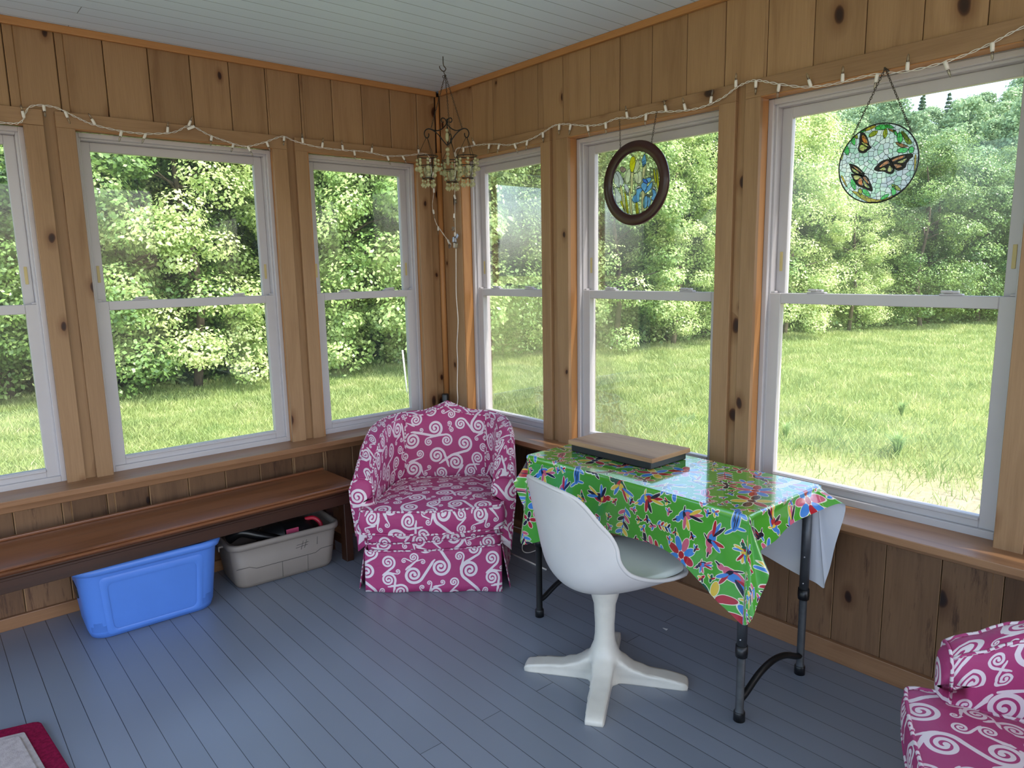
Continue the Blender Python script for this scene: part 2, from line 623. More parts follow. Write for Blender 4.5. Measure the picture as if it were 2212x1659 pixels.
def oilcloth_print(n=1024, tile=.46):
    r = random.Random(12)
    A = np.ones((n, n, 3)) * s01((74, 160, 46))
    k = n / tile
    BL, RD, YL, NV, PK, WH, DG = (s01(c) for c in ((66, 130, 205), (176, 30, 44), (226, 190, 70), (26, 26, 48), (205, 96, 120), (232, 226, 205), (20, 84, 66)))
    spots = []
    def place(R, cnt):
        out = []
        tr = 0
        while len(out) < cnt and tr < 6000:
            tr += 1
            x, y = r.random() * tile, r.random() * tile
            if all(math.hypot((x - a + tile / 2) % tile - tile / 2, (y - b + tile / 2) % tile - tile / 2) > (R + q) * .86 for a, b, q in spots):
                spots.append((x, y, R))
                out.append((x, y))
        return out
    def motif(parts, x, y, ang, sc):
        ca, sa = math.cos(ang), math.sin(ang)
        for grow in (.0017, 0):
            for (px, py, a, b, t, c) in parts:
                X = x + (px * ca - py * sa) * sc
                Y = y + (px * sa + py * ca) * sc
                ell(A, X * k, Y * k, (a * sc + grow) * k, (b * sc + grow) * k, t + ang, WH if grow else c)
    def flower(m, cols):
        out = []
        for j in range(m):
            t = 2 * PI * j / m
            out.append((.62 * math.cos(t), .62 * math.sin(t), .40, .21, t, cols[j % len(cols)]))
        out.append((0, 0, .2, .2, 0, cols[-1]))
        return out
    def bird(c):
        return [(0, 0, .5, .26, .3, c[0]), (-.1, .02, .22, .2, .3, c[1]), (.12, .06, .1, .22, .2, c[2]), (.55, .28, .2, .15, .5, c[0]), (.78, .36, .16, .05, .4, c[2]),
                (-.62, -.05, .42, .09, .1, c[1]), (-.6, .12, .42, .08, -.25, c[2]), (-.58, -.2, .42, .09, .45, c[3]), (-.05, .42, .38, .1, 1.9, c[3]), (.12, .42, .36, .1, 1.4, c[1]), (.1, -.32, .18, .04, 1.2, c[2])]
    def sprig(c):
        out = [(0, 0, .85, .05, 0, c[0])]
        for j in range(4):
            out.append((-.6 + .38 * j, .2, .26, .1, .9, c[j % 4]))
            out.append((-.5 + .38 * j, -.2, .26, .1, -.9, c[(j + 1) % 4]))
        return out
    def beast(c):
        return [(0, 0, .6, .22, 0, c[0]), (.6, .2, .26, .14, .5, c[0]), (.85, .12, .16, .06, -.3, c[1]), (.55, .4, .05, .16, .2, c[0]), (-.35, -.32, .07, .24, .15, c[0]), (.3, -.32, .07, .24, -.15, c[0]),
                (-.7, .2, .3, .07, 2.4, c[0]), (-.2, .02, .34, .03, 0, c[2]), (.15, .1, .3, .03, 0, c[2]), (0, -.08, .4, .03, 0, c[2])]
    pal = [(BL, RD, YL, NV), (NV, BL, RD, PK), (RD, NV, YL, BL), (PK, BL, NV, RD), (DG, YL, RD, BL), (BL, PK, NV, YL)]
    for i, (x, y) in enumerate(place(.043, 26)):
        c = pal[i % 6]
        w = i % 4
        motif(flower(8, [BL, PK, BL, RD]) if w == 0 and i % 8 == 0 else flower(6, [c[0], c[2], c[1]]) if w == 0 else bird(c) if w in (1, 2) else (beast(c) if i % 8 == 3 else sprig(c)), x, y, r.random() * 6.28, .043)
    for i, (x, y) in enumerate(place(.025, 44)):
        c = pal[(i + 2) % 6]
        motif((flower(5, [c[0], c[1]]), sprig(c), bird(c))[i % 3], x, y, r.random() * 6.28, .025)
    for i, (x, y) in enumerate(place(.011, 70)):
        c = pal[(i + 1) % 6]
        motif([(0, 0, .9, .3, 0, c[0]), (.2, .45, .5, .18, .9, c[1]), (.2, -.45, .5, .18, -.9, c[2])], x, y, r.random() * 6.28, .011)
    return A

# ------------------------------------------------------------------ materials
PINE = wood('knotty_pine_boards', (161, 127, 93), (139, 105, 73), True, .5, .15)
PINE2 = wood('pine_trim_boards', (161, 127, 94), (140, 107, 76), True, .5, .12)
PINE_ORANGE = wood('oiled_pine_jamb', (184, 132, 82), (162, 108, 62), False, .45, .08)
PINE_LOW_SHADED = wood('streaked_shaded_pine_wainscot', (124, 92, 66), (96, 68, 48), True, .5, .25, 1.0, 0, .8)  # shade below the sills put into a darker base; streaks are the boards' own
STOOL = wood('worn_pine_stool', (152, 112, 80), (124, 86, 58), False, .4, .12)
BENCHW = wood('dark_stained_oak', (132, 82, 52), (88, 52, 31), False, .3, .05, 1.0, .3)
BENCHD = wood('dark_stained_oak_shade', (66, 40, 27), (40, 24, 17), False, .35, .05, 1.0, .1)  # same oak with the shade under the seat put into its colour
PLY = wood('plywood_face', (186, 150, 116), (134, 96, 68), False, .5, .05)
FLOORM = boards('floor_paint_grey_blue', (124, 130, 142), .0828, 'y', .0011, 1.046 + .0006, (38, 40, 46), .335, .05, True, .75)
CEILM = boards('ceiling_beadboard_paint', (216, 234, 250), .0888, 'x', .0016, .367, (120, 140, 152), .5, .015)
VINYL = plain('white_vinyl', (188, 183, 186), .35, .5, 0, .02)
GLASS = glass_mat('window_glass', (.97, .98, .975, 1), .5, .022)
TAN = plain('tan_plastic', (196, 176, 120), .5)
FABRIC = image_mat('magenta_swirl_fabric', swirl_print(), .49, .55, .35, .22)
OIL = image_mat('green_oilcloth', oilcloth_print(1400), .70, .10, .7, .05, .7, (214, 214, 220))
WHITEPLAS = plain('white_fibreglass', (206, 202, 200), .38, .5, 0, .03)
CREAM = plain('cream_enamel', (208, 202, 190), .35, .5, 0, .05, 20)
VINYLSEAT = plain('pale_green_white_vinyl', (224, 230, 222), .5, .4, 0, .05, 6, 0, .15, 300)
GRAYMETAL = plain('dark_grey_steel', (70, 72, 76), .4, .5, .3, .2, 30)
BLACKMETAL = plain('black_steel', (22, 23, 25), .4, .5, .3, .15, 30)
BAREMETAL = plain('bare_metal', (170, 170, 172), .3, .5, .8)
IRON = plain('black_wrought_iron', (20, 18, 18), .45, .5, .4)
BLACKPL = plain('black_plastic', (18, 18, 20), .35)
BLUEPL = plain('blue_plastic', (84, 130, 214), .4, .5, 0, .03)
GRAYPL = plain('warm_grey_plastic', (134, 124, 116), .5, .45, 0, .04)
GREYD = plain('charcoal_line', (60, 56, 54), .7)
PINKPL = plain('pink_label', (214, 84, 120), .45)
REDPL = plain('red_plastic', (190, 34, 58), .4)
WHITECORD = plain('white_cord', (226, 220, 212), .5)
BULBM = glass_mat('clear_bulb', (.95, .93, .85, 1), 1.6, .2)
CHAINM = plain('dull_chain', (70, 62, 54), .4, .5, .6)
CRYSTAL, n, l = newmat('crystal_bead')
b_ = nd(n, 'ShaderNodeBsdfPrincipled', i_Roughness=.06)
b_.inputs['Base Color'].default_value = lin((206, 206, 164))
b_.inputs['Specular IOR Level'].default_value = 1.0
t_ = nd(n, 'ShaderNodeBsdfTransparent')
t_.inputs[0].default_value = (.92, .93, .82, 1)
x_ = nd(n, 'ShaderNodeMixShader')
x_.inputs[0].default_value = .5
l.new(b_.outputs[0], x_.inputs[1])
l.new(t_.outputs[0], x_.inputs[2])
l.new(x_.outputs[0], nd(n, 'ShaderNodeOutputMaterial').inputs[0])
DARKFRAME = wood('dark_mahogany', (58, 26, 22), (36, 16, 14), False, .35, .03, 1.0, .2)
LEAD = plain('black_lead', (12, 12, 12), .5)
RUGRED = plain('crimson_pile', (122, 18, 52), .95, .1, 0, .3, 90, 0, .9, 260)
RUGBEIGE = plain('beige_pile', (176, 164, 160), .95, .1, 0, .15, 40, 0, .9, 220)
PAPER = plain('paper', (230, 228, 224), .8)

def st(o, label=None, cat=None):
    return tag(o, label, cat, None, 'structure')

CEIL, HT, HB, SILL = 2.53, 2.1831, 2.1185, .60
XW, YW = -3.6, -6.0

# ------------------------------------------------------------------ floor, ceiling
st(MB().box((-4.6, YW, -.05), (.02, .02, 0)).build('floor', FLOORM), 'grey-blue painted board floor', 'floor')
st(MB().box((-4.6, YW, CEIL), (.167, .167, CEIL + .12)).build('ceiling', CEILM), 'pale painted beadboard ceiling', 'ceiling')

# ------------------------------------------------------------------ walls with window openings
# openings along each wall (u0 < u1), u = x on the left wall, y on the right wall
OPL = [(-2.93, -2.0526), (-1.879, -1.008), (-.8235, -.146)]
OPR = [(-.8885, -.215), (-1.915, -1.071), (-2.959, -2.0845), (-4.3, -3.13)]
OPR = [tuple(sorted(o)) for o in OPR]
Z0, Z1 = .585, 2.122

def wallpt(side, u, d, z):
    return (u, d, z) if side == 'L' else (d, u, z)

def wall(side, lo, ops, first, name, label):
    mb = MB()
    seams = [0.0, first]
    while seams[-1] > lo:
        seams.append(seams[-1] - .1785)
    seams[-1] = lo
    for a, b in zip(seams[1:], seams):
        cuts = [(a, b)]
        segs = [a, b]
        for o in ops:
            for e in o:
                if a < e < b: segs.append(e)
        segs.sort()
        tin = random.uniform(0, .0012)
        for p, q in zip(segs, segs[1:]):
            mid = (p + q) / 2
            if p == a: p += .0014
            if q == b: q -= .0014
            hole = any(o[0] < mid < o[1] for o in ops)
            zs = [(.0, Z0), (Z1, CEIL)] if hole else [(.0, Z0), (Z0, CEIL)]
            for z0, z1 in zs:
                mi = 1 if z1 == Z0 else 0
                mb.box(wallpt(side, p, .02 + tin, z0), wallpt(side, q, .036, z1), 2, mi)
    o = mb.build(name, [PINE, PINE_LOW_SHADED], None, .0035, 1)
    ex = MB()
    e = sorted([lo] + [v for o_ in ops for v in o_] + [.15])
    for p, q in zip(e, e[1:]):
        mid = (p + q) / 2
        if any(o_[0] < mid < o_[1] for o_ in ops):
            ex.box(wallpt(side, p, .036, -1.2), wallpt(side, q, .15, Z0 - .02))
            ex.box(wallpt(side, p, .036, Z1 + .01), wallpt(side, q, .15, CEIL))
        else:
            ex.box(wallpt(side, p, .036, -1.2), wallpt(side, q, .15, CEIL))
    ex.build('outer_sheathing', plain('sheathing_' + side, (58, 44, 34), .7), o)
    return st(o, label, 'wall')

wall('L', XW, OPL, -.126, 'wall_left', 'left knotty pine board wall with three windows')
wall('R', YW, OPR, -.134, 'wall_right', 'right knotty pine board wall with windows over the table')

# ------------------------------------------------------------------ windows
def window(side, n, u0, u1, label):
    root = empty('window_%d' % n)
    st(root, label, 'window')
    DS = .022 if side == 'R' else 0.0
    P = lambda u, d, z: wallpt(side, u, d + (DS if d > .04 else 0), z)
    def bx(mb, a, b, d0, d1, z0, z1, g=2):
        mb.box(P(a, d0, z0), P(b, d1, z1), g)
    ug = 0 if side == 'L' else 1
    # jamb
    j = MB()
    for (a, b) in ((u0 - .012, u0 + .0015), (u1 - .0015, u1 + .012)):
        bx(j, a, b, .004, .0448, Z0, Z1)
    bx(j, u0 + .0016, u1 - .0016, .004, .0448, Z1 - .006, Z1 + .006, ug)
    j.build('jamb', PINE_ORANGE, root, .001, 1)
    # outer frame, stepped
    f = MB()
    zt, zb = Z1 - .008, Z0 + .012
    for (d0, d1, w) in ((.045, .062, .021), (.062, .15, .03)):
        bx(f, u0, u0 + w, d0, d1, zb, zt)
        bx(f, u1 - w, u1, d0, d1, zb, zt)
        bx(f, u0 + w, u1 - w, d0, d1, zt - w, zt, ug)
        bx(f, u0 + w, u1 - w, d0, d1, zb, zb + (.028 if w < .03 else .024), ug)
    f.build('window_frame', VINYL, root, .002, 1)
    zm = 1.366
    # upper sash (further out)
    s = MB()
    a0, a1 = u0 + .03, u1 - .03
    d0, d1 = .098, .126
    bx(s, a0, a0 + .04, d0, d1, zm - .02, zt - .03)
    bx(s, a1 - .04, a1, d0, d1, zm - .02, zt - .03)
    bx(s, a0 + .04, a1 - .04, d0, d1, zt - .068, zt - .03, ug)
    bx(s, a0 + .04, a1 - .04, d0, d1, zm - .020, zm + .015, ug)
    us = s.build('upper_sash', VINYL, root, .002, 1)
    g = MB()
    bx(g, a0 + .036, a1 - .036, .110, .114, zm + .01, zt - .066)
    g.build('pane', GLASS, us)
    for u in (a0 + .02, a1 - .02):
        v = MB()
        bx(v, u - .006, u + .006, d0 - .003, d0, 1.47, 1.545)
        vo = v.build('vent_stop', TAN, us, .001, 1)
        vo['label'] = 'tan vent stop'
    # lower sash (nearer)
    s = MB()
    a0, a1 = u0 + .0215, u1 - .0215
    d0, d1 = .0625, .094
    bx(s, a0, a0 + .05, d0, d1, zb + .026, zm + .019)
    bx(s, a1 - .05, a1, d0, d1, zb + .026, zm + .019)
    bx(s, a0 + .05, a1 - .05, d0, d1, zb + .026, zb + .066, ug)
    bx(s, a0 + .05, a1 - .05, d0, d1, zm - .021, zm + .019, ug)
    bx(s, a0 + .05, a1 - .05, d0 - .006, d0 - .0002, zb + .052, zb + .062, ug)
    ls = s.build('lower_sash', VINYL, root, .002, 1)
    g = MB()
    bx(g, a0 + .046, a1 - .046, .078, .082, zb + .062, zm - .018)
    g.build('pane', GLASS, ls)
    for t in ((.24, .76) if u1 - u0 > .7 else (.3, .72)):
        u = u0 + (u1 - u0) * t
        k = MB()
        bx(k, u - .035, u + .035, d0 + .002, d1 - .004, zm + .019, zm + .025)
        bx(k, u - .022, u + .022, d0 + .006, d1 - .006, zm + .025, zm + .034)
        bx(k, u - .004, u + .03, d0 + .001, d0 + .012, zm + .027, zm + .036)
        k.build('sash_lock', VINYL, ls, .003, 2)
    for u in (a0 + .012, a1 - .012):
        k = MB()
        bx(k, u - .012, u + .012, d0 + .004, d1 - .004, zm + .019, zm + .027)
        k.build('tilt_latch', VINYL, ls, .003, 2)
    return root

window('L', 1, *OPL[0], 'white double-hung window cut by the left edge, behind the bench')
window('L', 2, *OPL[1], 'wide white double-hung window above the blue tub')
window('L', 3, *OPL[2], 'narrow white double-hung window on left wall, beside the corner')
window('R', 4, *OPR[0], 'narrow white double-hung window on right wall, beside the corner')
window('R', 5, *OPR[1], 'white double-hung window behind the dark-framed iris roundel')
window('R', 6, *OPR[2], 'widest white double-hung window behind the butterfly disc')
window('R', 7, *OPR[3], 'double-hung window beyond the right edge of the photo')

# ------------------------------------------------------------------ casings, stools, aprons, crown, baseboards
def casing(side, n, u0, u1, wl, wr, label):
    """u0,u1 = inner edges; wl, wr = widths of the side boards"""
    mb = MB()
    P = lambda u, d, z: wallpt(side, u, d, z)
    ug = 0 if side == 'L' else 1
    mb.box(P(u0 - wl, 0, SILL - .002), P(u0, .02, HB), 2)
    mb.box(P(u1, 0, SILL - .002), P(u1 + wr, .02, HB), 2)
    mb.box(P(u0 - wl, -.0005, HB), P(u1 + wr, .02, HT), ug)
    st(mb.build('trim_%d' % n, PINE2, None, .0015, 1), label, 'window casing')

casing('L', 1, -2.925, -2.0576, .075, .071, 'pine casing of the window cut by the left edge')
casing('L', 2, -1.8743, -1.0132, .0685, .075, 'pine casing around the wide left-wall window')
casing('L', 3, -.8285, -.151, .066, .085, 'pine casing around the narrow window left of the corner')
casing('R', 4, -.8837, -.209, .0667, .075, 'pine casing around the narrow window right of the corner')
casing('R', 5, -1.9101, -1.0758, .0741, .0806, 'pine casing behind the dark-framed iris roundel')
casing('R', 6, -2.954, -2.0894, .0794, .0637, 'pine casing around the window with the butterfly disc')
casing('R', 7, -4.295, -3.135, .075, .075, 'pine casing beyond the right edge of the photo')

def stool(side, lo, n):
    P = lambda u, d, z: wallpt(side, u, d, z)
    ug = 0 if side == 'L' else 1
    mb = MB()
    dep = -.13
    hi = -.001 if side == 'L' else -.131
    mb.box(P(lo, dep, SILL - .026), P(hi, .052 if side == 'L' else .074, SILL), ug)
    st(mb.build('trim_%d' % n, STOOL, None, .003, 2), 'deep pine window stool along the %s wall' % ('left' if side == 'L' else 'right'), 'window sill')
    mb = MB()
    mb.box(P(lo, .0, .514), P(hi if side == 'R' else -.02, .0195, SILL - .026), ug)
    st(mb.build('trim_%d' % (n + 1), STOOL, None, .002, 1), 'pine apron board under the %s window stool' % ('left' if side == 'L' else 'right'), 'apron board')
stool('L', XW, 8)
stool('R', YW, 10)
for side, lo, n, nm in (('L', XW, 12, 'left'), ('R', YW, 13, 'right')):
    P = lambda u, d, z: wallpt(side, u, d, z)
    ug = 0 if side == 'L' else 1
    mb = MB()
    hi = -.0005 if side == 'L' else -.02
    mb.box(P(lo, .0, 2.499), P(hi, .0195, CEIL), ug)
    st(mb.build('trim_%d' % n, PINE_ORANGE, None, .004, 2), 'orange pine strip where the %s wall meets the ceiling' % nm, 'ceiling trim')
    mb = MB()
    hb = .056 if side == 'L' else .077
    mb.box(P(lo, .0, .0), P(-.0005 if side == 'L' else -.02, .0195, hb), ug)
    st(mb.build('baseboard_' + nm, STOOL, None, .003, 2), 'low pine baseboard along the %s wall' % nm, 'baseboard')
mb = MB()
mb.tube([(.006, .006, SILL), (.006, .006, HT)], .017, 12)
mb.tube([(.012, .012, HT), (.012, .012, 2.5)], .012, 12)
st(mb.build('trim_14', PINE_ORANGE), 'round pine bead in the corner of the two walls', 'corner trim')

# ------------------------------------------------------------------ slip-covered tub armchair (local: X across, Y towards the back, Z up)
def make_armchair(label, group):
    root = empty('armchair')
    tag(root, label, 'armchair', group)
    # centre line of the wrap-around arms and back
    half = [(-.335, .06), (-.337, .22), (-.335, .40), (-.315, .52), (-.262, .61), (-.16, .655), (-.07, .665), (0, .668)]
    path = half + [(-x, y) for x, y in reversed(half[:-1])]
    pts = spline([(x, y, 0) for x, y in path], 6)
    N = len(pts)
    rows = []
    for k, p in enumerate(pts):
        t = (pts[min(k + 1, N - 1)] - pts[max(k - 1, 0)]).normalized()
        out = Vector((-t.y, t.x, 0))
        ax = abs(p.x)
        back = max(0.0, min(1.0, (p.y - .30) / .33))
        top = lerp_table([(.05, .528), (.10, .552), (.20, .598), (.30, .650), (.42, .690), (.56, .702), (.665, .712)], p.y)
        if ax < .14: top += .05 * (1 - ax / .14) ** 1.3
        lean = .085 * back
        th = 1 + .12 * (1 - back)
        prof = [(.030, .17), (.034, .25), (.040, .33), (.050, .42), (.052, .48), (.046, top - .035), (.040, top - .012), (.028, top), (.006, top + .004), (-.020, top + .001),
                (-.036, top - .010), (-.046, top - .034), (-.050, top - .09), (-.050, .46), (-.048, .40), (-.046, .32), (-.044, .24)]
        row = []
        for o, z in prof:
            sh = lean * max(0, (z - .36) / .36)
            q = p + out * o * th + Vector((0, sh, 0))
            row.append((q.x, q.y, z))
        rows.append(row)
    body = MB()
    nc_ = len(rows[0])
    Ub = []
    for r in rows:
        acc_ = [0.0] * nc_
        for b_ in range(nc_ - 2, -1, -1):
            acc_[b_] = acc_[b_ + 1] + math.dist(r[b_], r[b_ + 1])
        Ub.append(acc_)
    Vb = [[0.0] * nc_ for _ in range(N)]
    mid_ = N // 2
    for b_ in range(nc_):
        for a_ in range(mid_ + 1, N):
            Vb[a_][b_] = Vb[a_ - 1][b_] + math.hypot(rows[a_][b_][0] - rows[a_ - 1][b_][0], rows[a_][b_][1] - rows[a_ - 1][b_][1])
        for a_ in range(mid_ - 1, -1, -1):
            Vb[a_][b_] = Vb[a_ + 1][b_] - math.hypot(rows[a_][b_][0] - rows[a_ + 1][b_][0], rows[a_][b_][1] - rows[a_ + 1][b_][1])
    body.grid(rows, uvf=lambda a, b: (Vb[a][b] * 1.02 + .2, Ub[a][b] + .05))
    for e, sy in ((0, -1), (N - 1, -1)):
        ring = rows[e]
        c = Vector((sum(p[0] for p in ring) / len(ring), sum(p[1] for p in ring) / len(ring), sum(p[2] for p in ring) / len(ring)))
        r2 = [tuple(Vector(p).lerp(c, .22) + Vector((0, -.016, 0))) for p in ring]
        r3 = [tuple(Vector(p).lerp(c, .85) + Vector((0, -.022, 0))) for p in ring]
        uvq = {0: ring, 1: r2, 2: r3}
        body.grid([ring, r2, r3], closed=True, uvf=lambda a, b, u=uvq: (u[a][b][0], u[a][b][2]))
        i = body.add(r3)
        body.face([i + b for b in range(len(r3))], [(p[0], p[2]) for p in r3])
    body.build('upholstered_body', FABRIC, root, weld=True)
    # piping: outer top ridge, inner top ridge, arm fronts, inner back seams
    pp = MB()
    pp.tube([Vector(r[7]) + Vector((0, 0, .001)) for r in rows], .0045, 6)
    pp.tube([Vector(r[10]) for r in rows], .0042, 6)
    for e in (0, N - 1):
        pp.tube([Vector(p) + Vector((0, -.003, 0)) for p in rows[e][1:]], .0042, 6)
    for sx in (-1, 1):
        k = min(range(N), key=lambda q: abs(pts[q].x - sx * .25) + (0 if pts[q].y > .5 else 9))
        pp.tube([Vector(p) + Vector((-sx * .001, -.002, 0)) for p in rows[k][10:15]], .0042, 6)
    pp.build('piping', FABRIC, root)
    # base under the cushion
    b = MB()
    w = .318
    rows2 = []
    for z, g in ((.03, 0), (.16, 0), (.27, .002), (.288, -.006)):
        rows2.append([(x * (1 + g), y, z) for x, y in [(-w, .60), (-w, .04), (-w + .01, .02), (-w + .03, .012), (-.15, .006), (0, .004), (.15, .006), (w - .03, .012), (w - .01, .02), (w, .04), (w, .60)]])
    b.grid(rows2)
    b.build('seat_base', FABRIC, root)
    # skirt
    def sag(x):
        return .212 - .012 * math.cos(x / .32 * PI * .5) + .012 * (x / .32)
    sk = MB()
    r_ = []
    for j in range(9):
        t = j / 8
        row = []
        for i in range(33):
            x = -.322 + .644 * i / 32
            z = sag(x) * (1 - t)
            fl = -.004 - .020 * t - .006 * math.sin(x * 26) * t
            row.append((x * (1 + .006 * t), fl, z + .002))
        r_.append(row)
    sk.grid(r_)
    sk.build('skirt_front', FABRIC, root, solid=.003)
    for sx in (-1, 1):
        s2 = MB()
        r_ = []
        for j in range(9):
            t = j / 8
            r_.append([(sx * (.326 + .022 * t + .006 * math.sin(i * .55) * t + (.012 * max(0, 1 - i / 3)) * t), .012 + .62 * i / 24, .20 * (1 - t) + .002) for i in range(25)])
        s2.grid(r_)
        s2.build('skirt_side', FABRIC, root, solid=.003)
    s3 = MB()
    s3.grid([[(-.32 + .64 * i / 16, .655 + .02 * j / 4, .20 * (1 - j / 4) + .002) for i in range(17)] for j in range(5)])
    s3.build('skirt_back', FABRIC, root, solid=.003)
    pb = MB()
    for dz in (0, .044):
        line = [(-.327, .55, .204 + dz * .6), (-.327, .30, .204 + dz * .8), (-.326, .03, .20 + dz)] + [(-.315 + .63 * i / 20, -.006, sag(-.315 + .63 * i / 20) + dz * (1 - .2 * math.cos(i / 20 * PI))) for i in range(21)] + [(.326, .03, .222 + dz), (.327, .30, .21 + dz), (.327, .55, .204 + dz)]
        pb.tube(line, .0042, 6)
    pb.build('skirt_piping', FABRIC, root)
    # T cushion
    out = [(-.33, -.02), (-.335, .03), (-.33, .085), (-.30, .10), (-.283, .13), (-.272, .30), (-.245, .52), (-.20, .575), (-.10, .60), (0, .605), (.10, .60), (.20, .575), (.245, .52), (.272, .30), (.283, .13), (.30, .10), (.33, .085), (.335, .03), (.33, -.02), (.30, -.036), (.15, -.05), (0, -.054), (-.15, -.05), (-.30, -.036)]
    ring = [(p.x, p.y) for p in spline([(x, y, 0) for x, y in out], 4, True)]
    cx, cy = 0.0, .26
    def rg(s, z, dz=0):
        return [(cx + (x - cx) * s, cy + (y - cy) * s, z + .022 * max(0, x * s) / .33 - .05 * max(0, cy + (y - cy) * s)) for x, y in ring]
    cu = MB()
    zb, zt = .292, .402
    sides = [rg(.985, zb), rg(1.0, zb + .01), rg(1.022, zb + .035), rg(1.026, (zb + zt) / 2), rg(1.022, zt - .03), rg(1.0, zt - .004), rg(.985, zt)]
    Ls = [0.0]
    for a, c in zip(ring, ring[1:]):
        Ls.append(Ls[-1] + math.dist(a, c))
    cu.grid(sides, closed=True, uvf=lambda a, b_: (Ls[b_], a * .02 + .13))
    tops = [rg(s, zt + .026 * (1 - s ** 2.2)) for s in (.985, .93, .85, .72, .55, .36, .18, .04)]
    for a in range(1, len(tops)):
        tops[a] = [(x, y, z + .003 * math.sin(x * 31 + y * 17) * (1 - a / 9)) for x, y, z in tops[a]]
    cu.grid(tops, closed=True, uvf=lambda a, b_, T=tops: (T[a][b_][0] * 1.05 + .6, T[a][b_][1] * 1.05 + .1))
    i = cu.add(tops[-1])
    cu.face([i + q for q in range(len(ring))], [(p[0] * 1.05 + .6, p[1] * 1.05 + .1) for p in tops[-1]], 0, True)
    bots = [rg(s, zb) for s in (.985, .5, .05)]
    cu.grid(bots, closed=True)
    co = cu.build('seat_cushion', FABRIC, root, weld=True)
    pc = MB()
    pc.tube([(x, y, z + .002) for x, y, z in rg(1.0, zt)], .0048, 6, closed=True)
    pc.tube([(x, y, z) for x, y, z in rg(1.002, zb + .003)], .0048, 6, closed=True)
    pc.build('cushion_piping', FABRIC, co)
    return root

chair_a = make_armchair('magenta and white swirl tub armchair in the corner between bench and table', 'swirl-print tub armchairs')
chair_a.location = (-.765, -.93, 0)
chair_a.rotation_euler = (0, 0, math.atan2(-.667, .744))
chair_b = copy_tree(chair_a)
chair_b['label'] = 'magenta and white swirl armchair cut off by the lower right edge, against right wall'
chair_b.location = (-.935, -3.150, 0)
chair_b.rotation_euler = (0, 0, math.radians(-150))

# ------------------------------------------------------------------ bench
bench = empty('bench', (-1.82, -.28, .03), math.radians(1.8))
bench.scale = (1, 1.12, 1)
tag(bench, 'long dark-stained wooden bench under the left-wall windows', 'bench')
def bl(o):  # bench-local shift
    o.location = (1.76, .17, 0)
    return o
b0, b1 = -2.72, -.822
prof = [(-.015, .41), (-.322, .41), (-.328, .407), (-.331, .403), (-.326, .399), (-.332, .396), (-.336, .391), (-.333, .386), (-.326, .383), (-.322, .380), (-.318, .376), (-.015, .376)]
mb = MB()
rows = [[(x, y, z) for y, z in prof] for x in (b0, b1)]
i = mb.add(rows[0] + rows[1])
n_ = len(prof)
mb.face([i + k for k in range(n_)], [(y, z) for y, z in prof])
mb.face([i + n_ + k for k in reversed(range(n_))], [(y + 3, z) for y, z in reversed(prof)])
acc = 0
for k in range(n_):
    q = (k + 1) % n_
    e = math.dist(prof[k], prof[q])
    mb.face([i + k, i + n_ + k, i + n_ + q, i + q], [(acc, b0), (acc, b1), (acc + e, b1), (acc + e, b0)])
    acc += e
bl(mb.build('seat_board', BENCHW, bench))
mb = MB()
mb.box((b0 + .01, -.028, .41), (b1 - .004, -.010, .422), 0)
bl(mb.build('back_strip', BENCHW, bench, .003, 2))
mb = MB()
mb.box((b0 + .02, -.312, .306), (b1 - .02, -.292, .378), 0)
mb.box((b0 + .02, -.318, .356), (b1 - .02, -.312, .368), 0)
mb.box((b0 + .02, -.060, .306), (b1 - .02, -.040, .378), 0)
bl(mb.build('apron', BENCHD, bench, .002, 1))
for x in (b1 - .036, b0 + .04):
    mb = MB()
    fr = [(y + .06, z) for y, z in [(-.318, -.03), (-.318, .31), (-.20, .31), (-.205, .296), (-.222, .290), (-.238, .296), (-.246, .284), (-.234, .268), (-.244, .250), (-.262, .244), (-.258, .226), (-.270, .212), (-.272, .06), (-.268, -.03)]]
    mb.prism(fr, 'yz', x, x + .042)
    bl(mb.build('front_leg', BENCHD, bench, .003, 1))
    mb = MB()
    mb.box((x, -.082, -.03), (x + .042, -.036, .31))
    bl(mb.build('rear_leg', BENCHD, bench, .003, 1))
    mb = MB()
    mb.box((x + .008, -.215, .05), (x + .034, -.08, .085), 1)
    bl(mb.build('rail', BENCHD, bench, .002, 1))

# ------------------------------------------------------------------ storage tubs
def rrect(hx, hy, r, n=6):
    out = []
    for sx, sy, a0 in ((1, 1, 0), (-1, 1, PI / 2), (-1, -1, PI), (1, -1, 1.5 * PI)):
        for k in range(n + 1):
            a = a0 + k * PI / 2 / n
            out.append((sx * (hx - r) + r * math.cos(a), sy * (hy - r) + r * math.sin(a)))
    return out

def tub_shell(layers):
    mb = MB()
    rows = []
    for hx, hy, r, z in layers:
        rows.append([(x, y, z) for x, y in rrect(hx, hy, r)])
    mb.grid(rows, closed=True)
    i = mb.add(rows[0])
    mb.face([i + k for k in range(len(rows[0]))])
    i = mb.add(rows[-1])
    mb.face([i + k for k in range(len(rows[-1]))])
    return mb

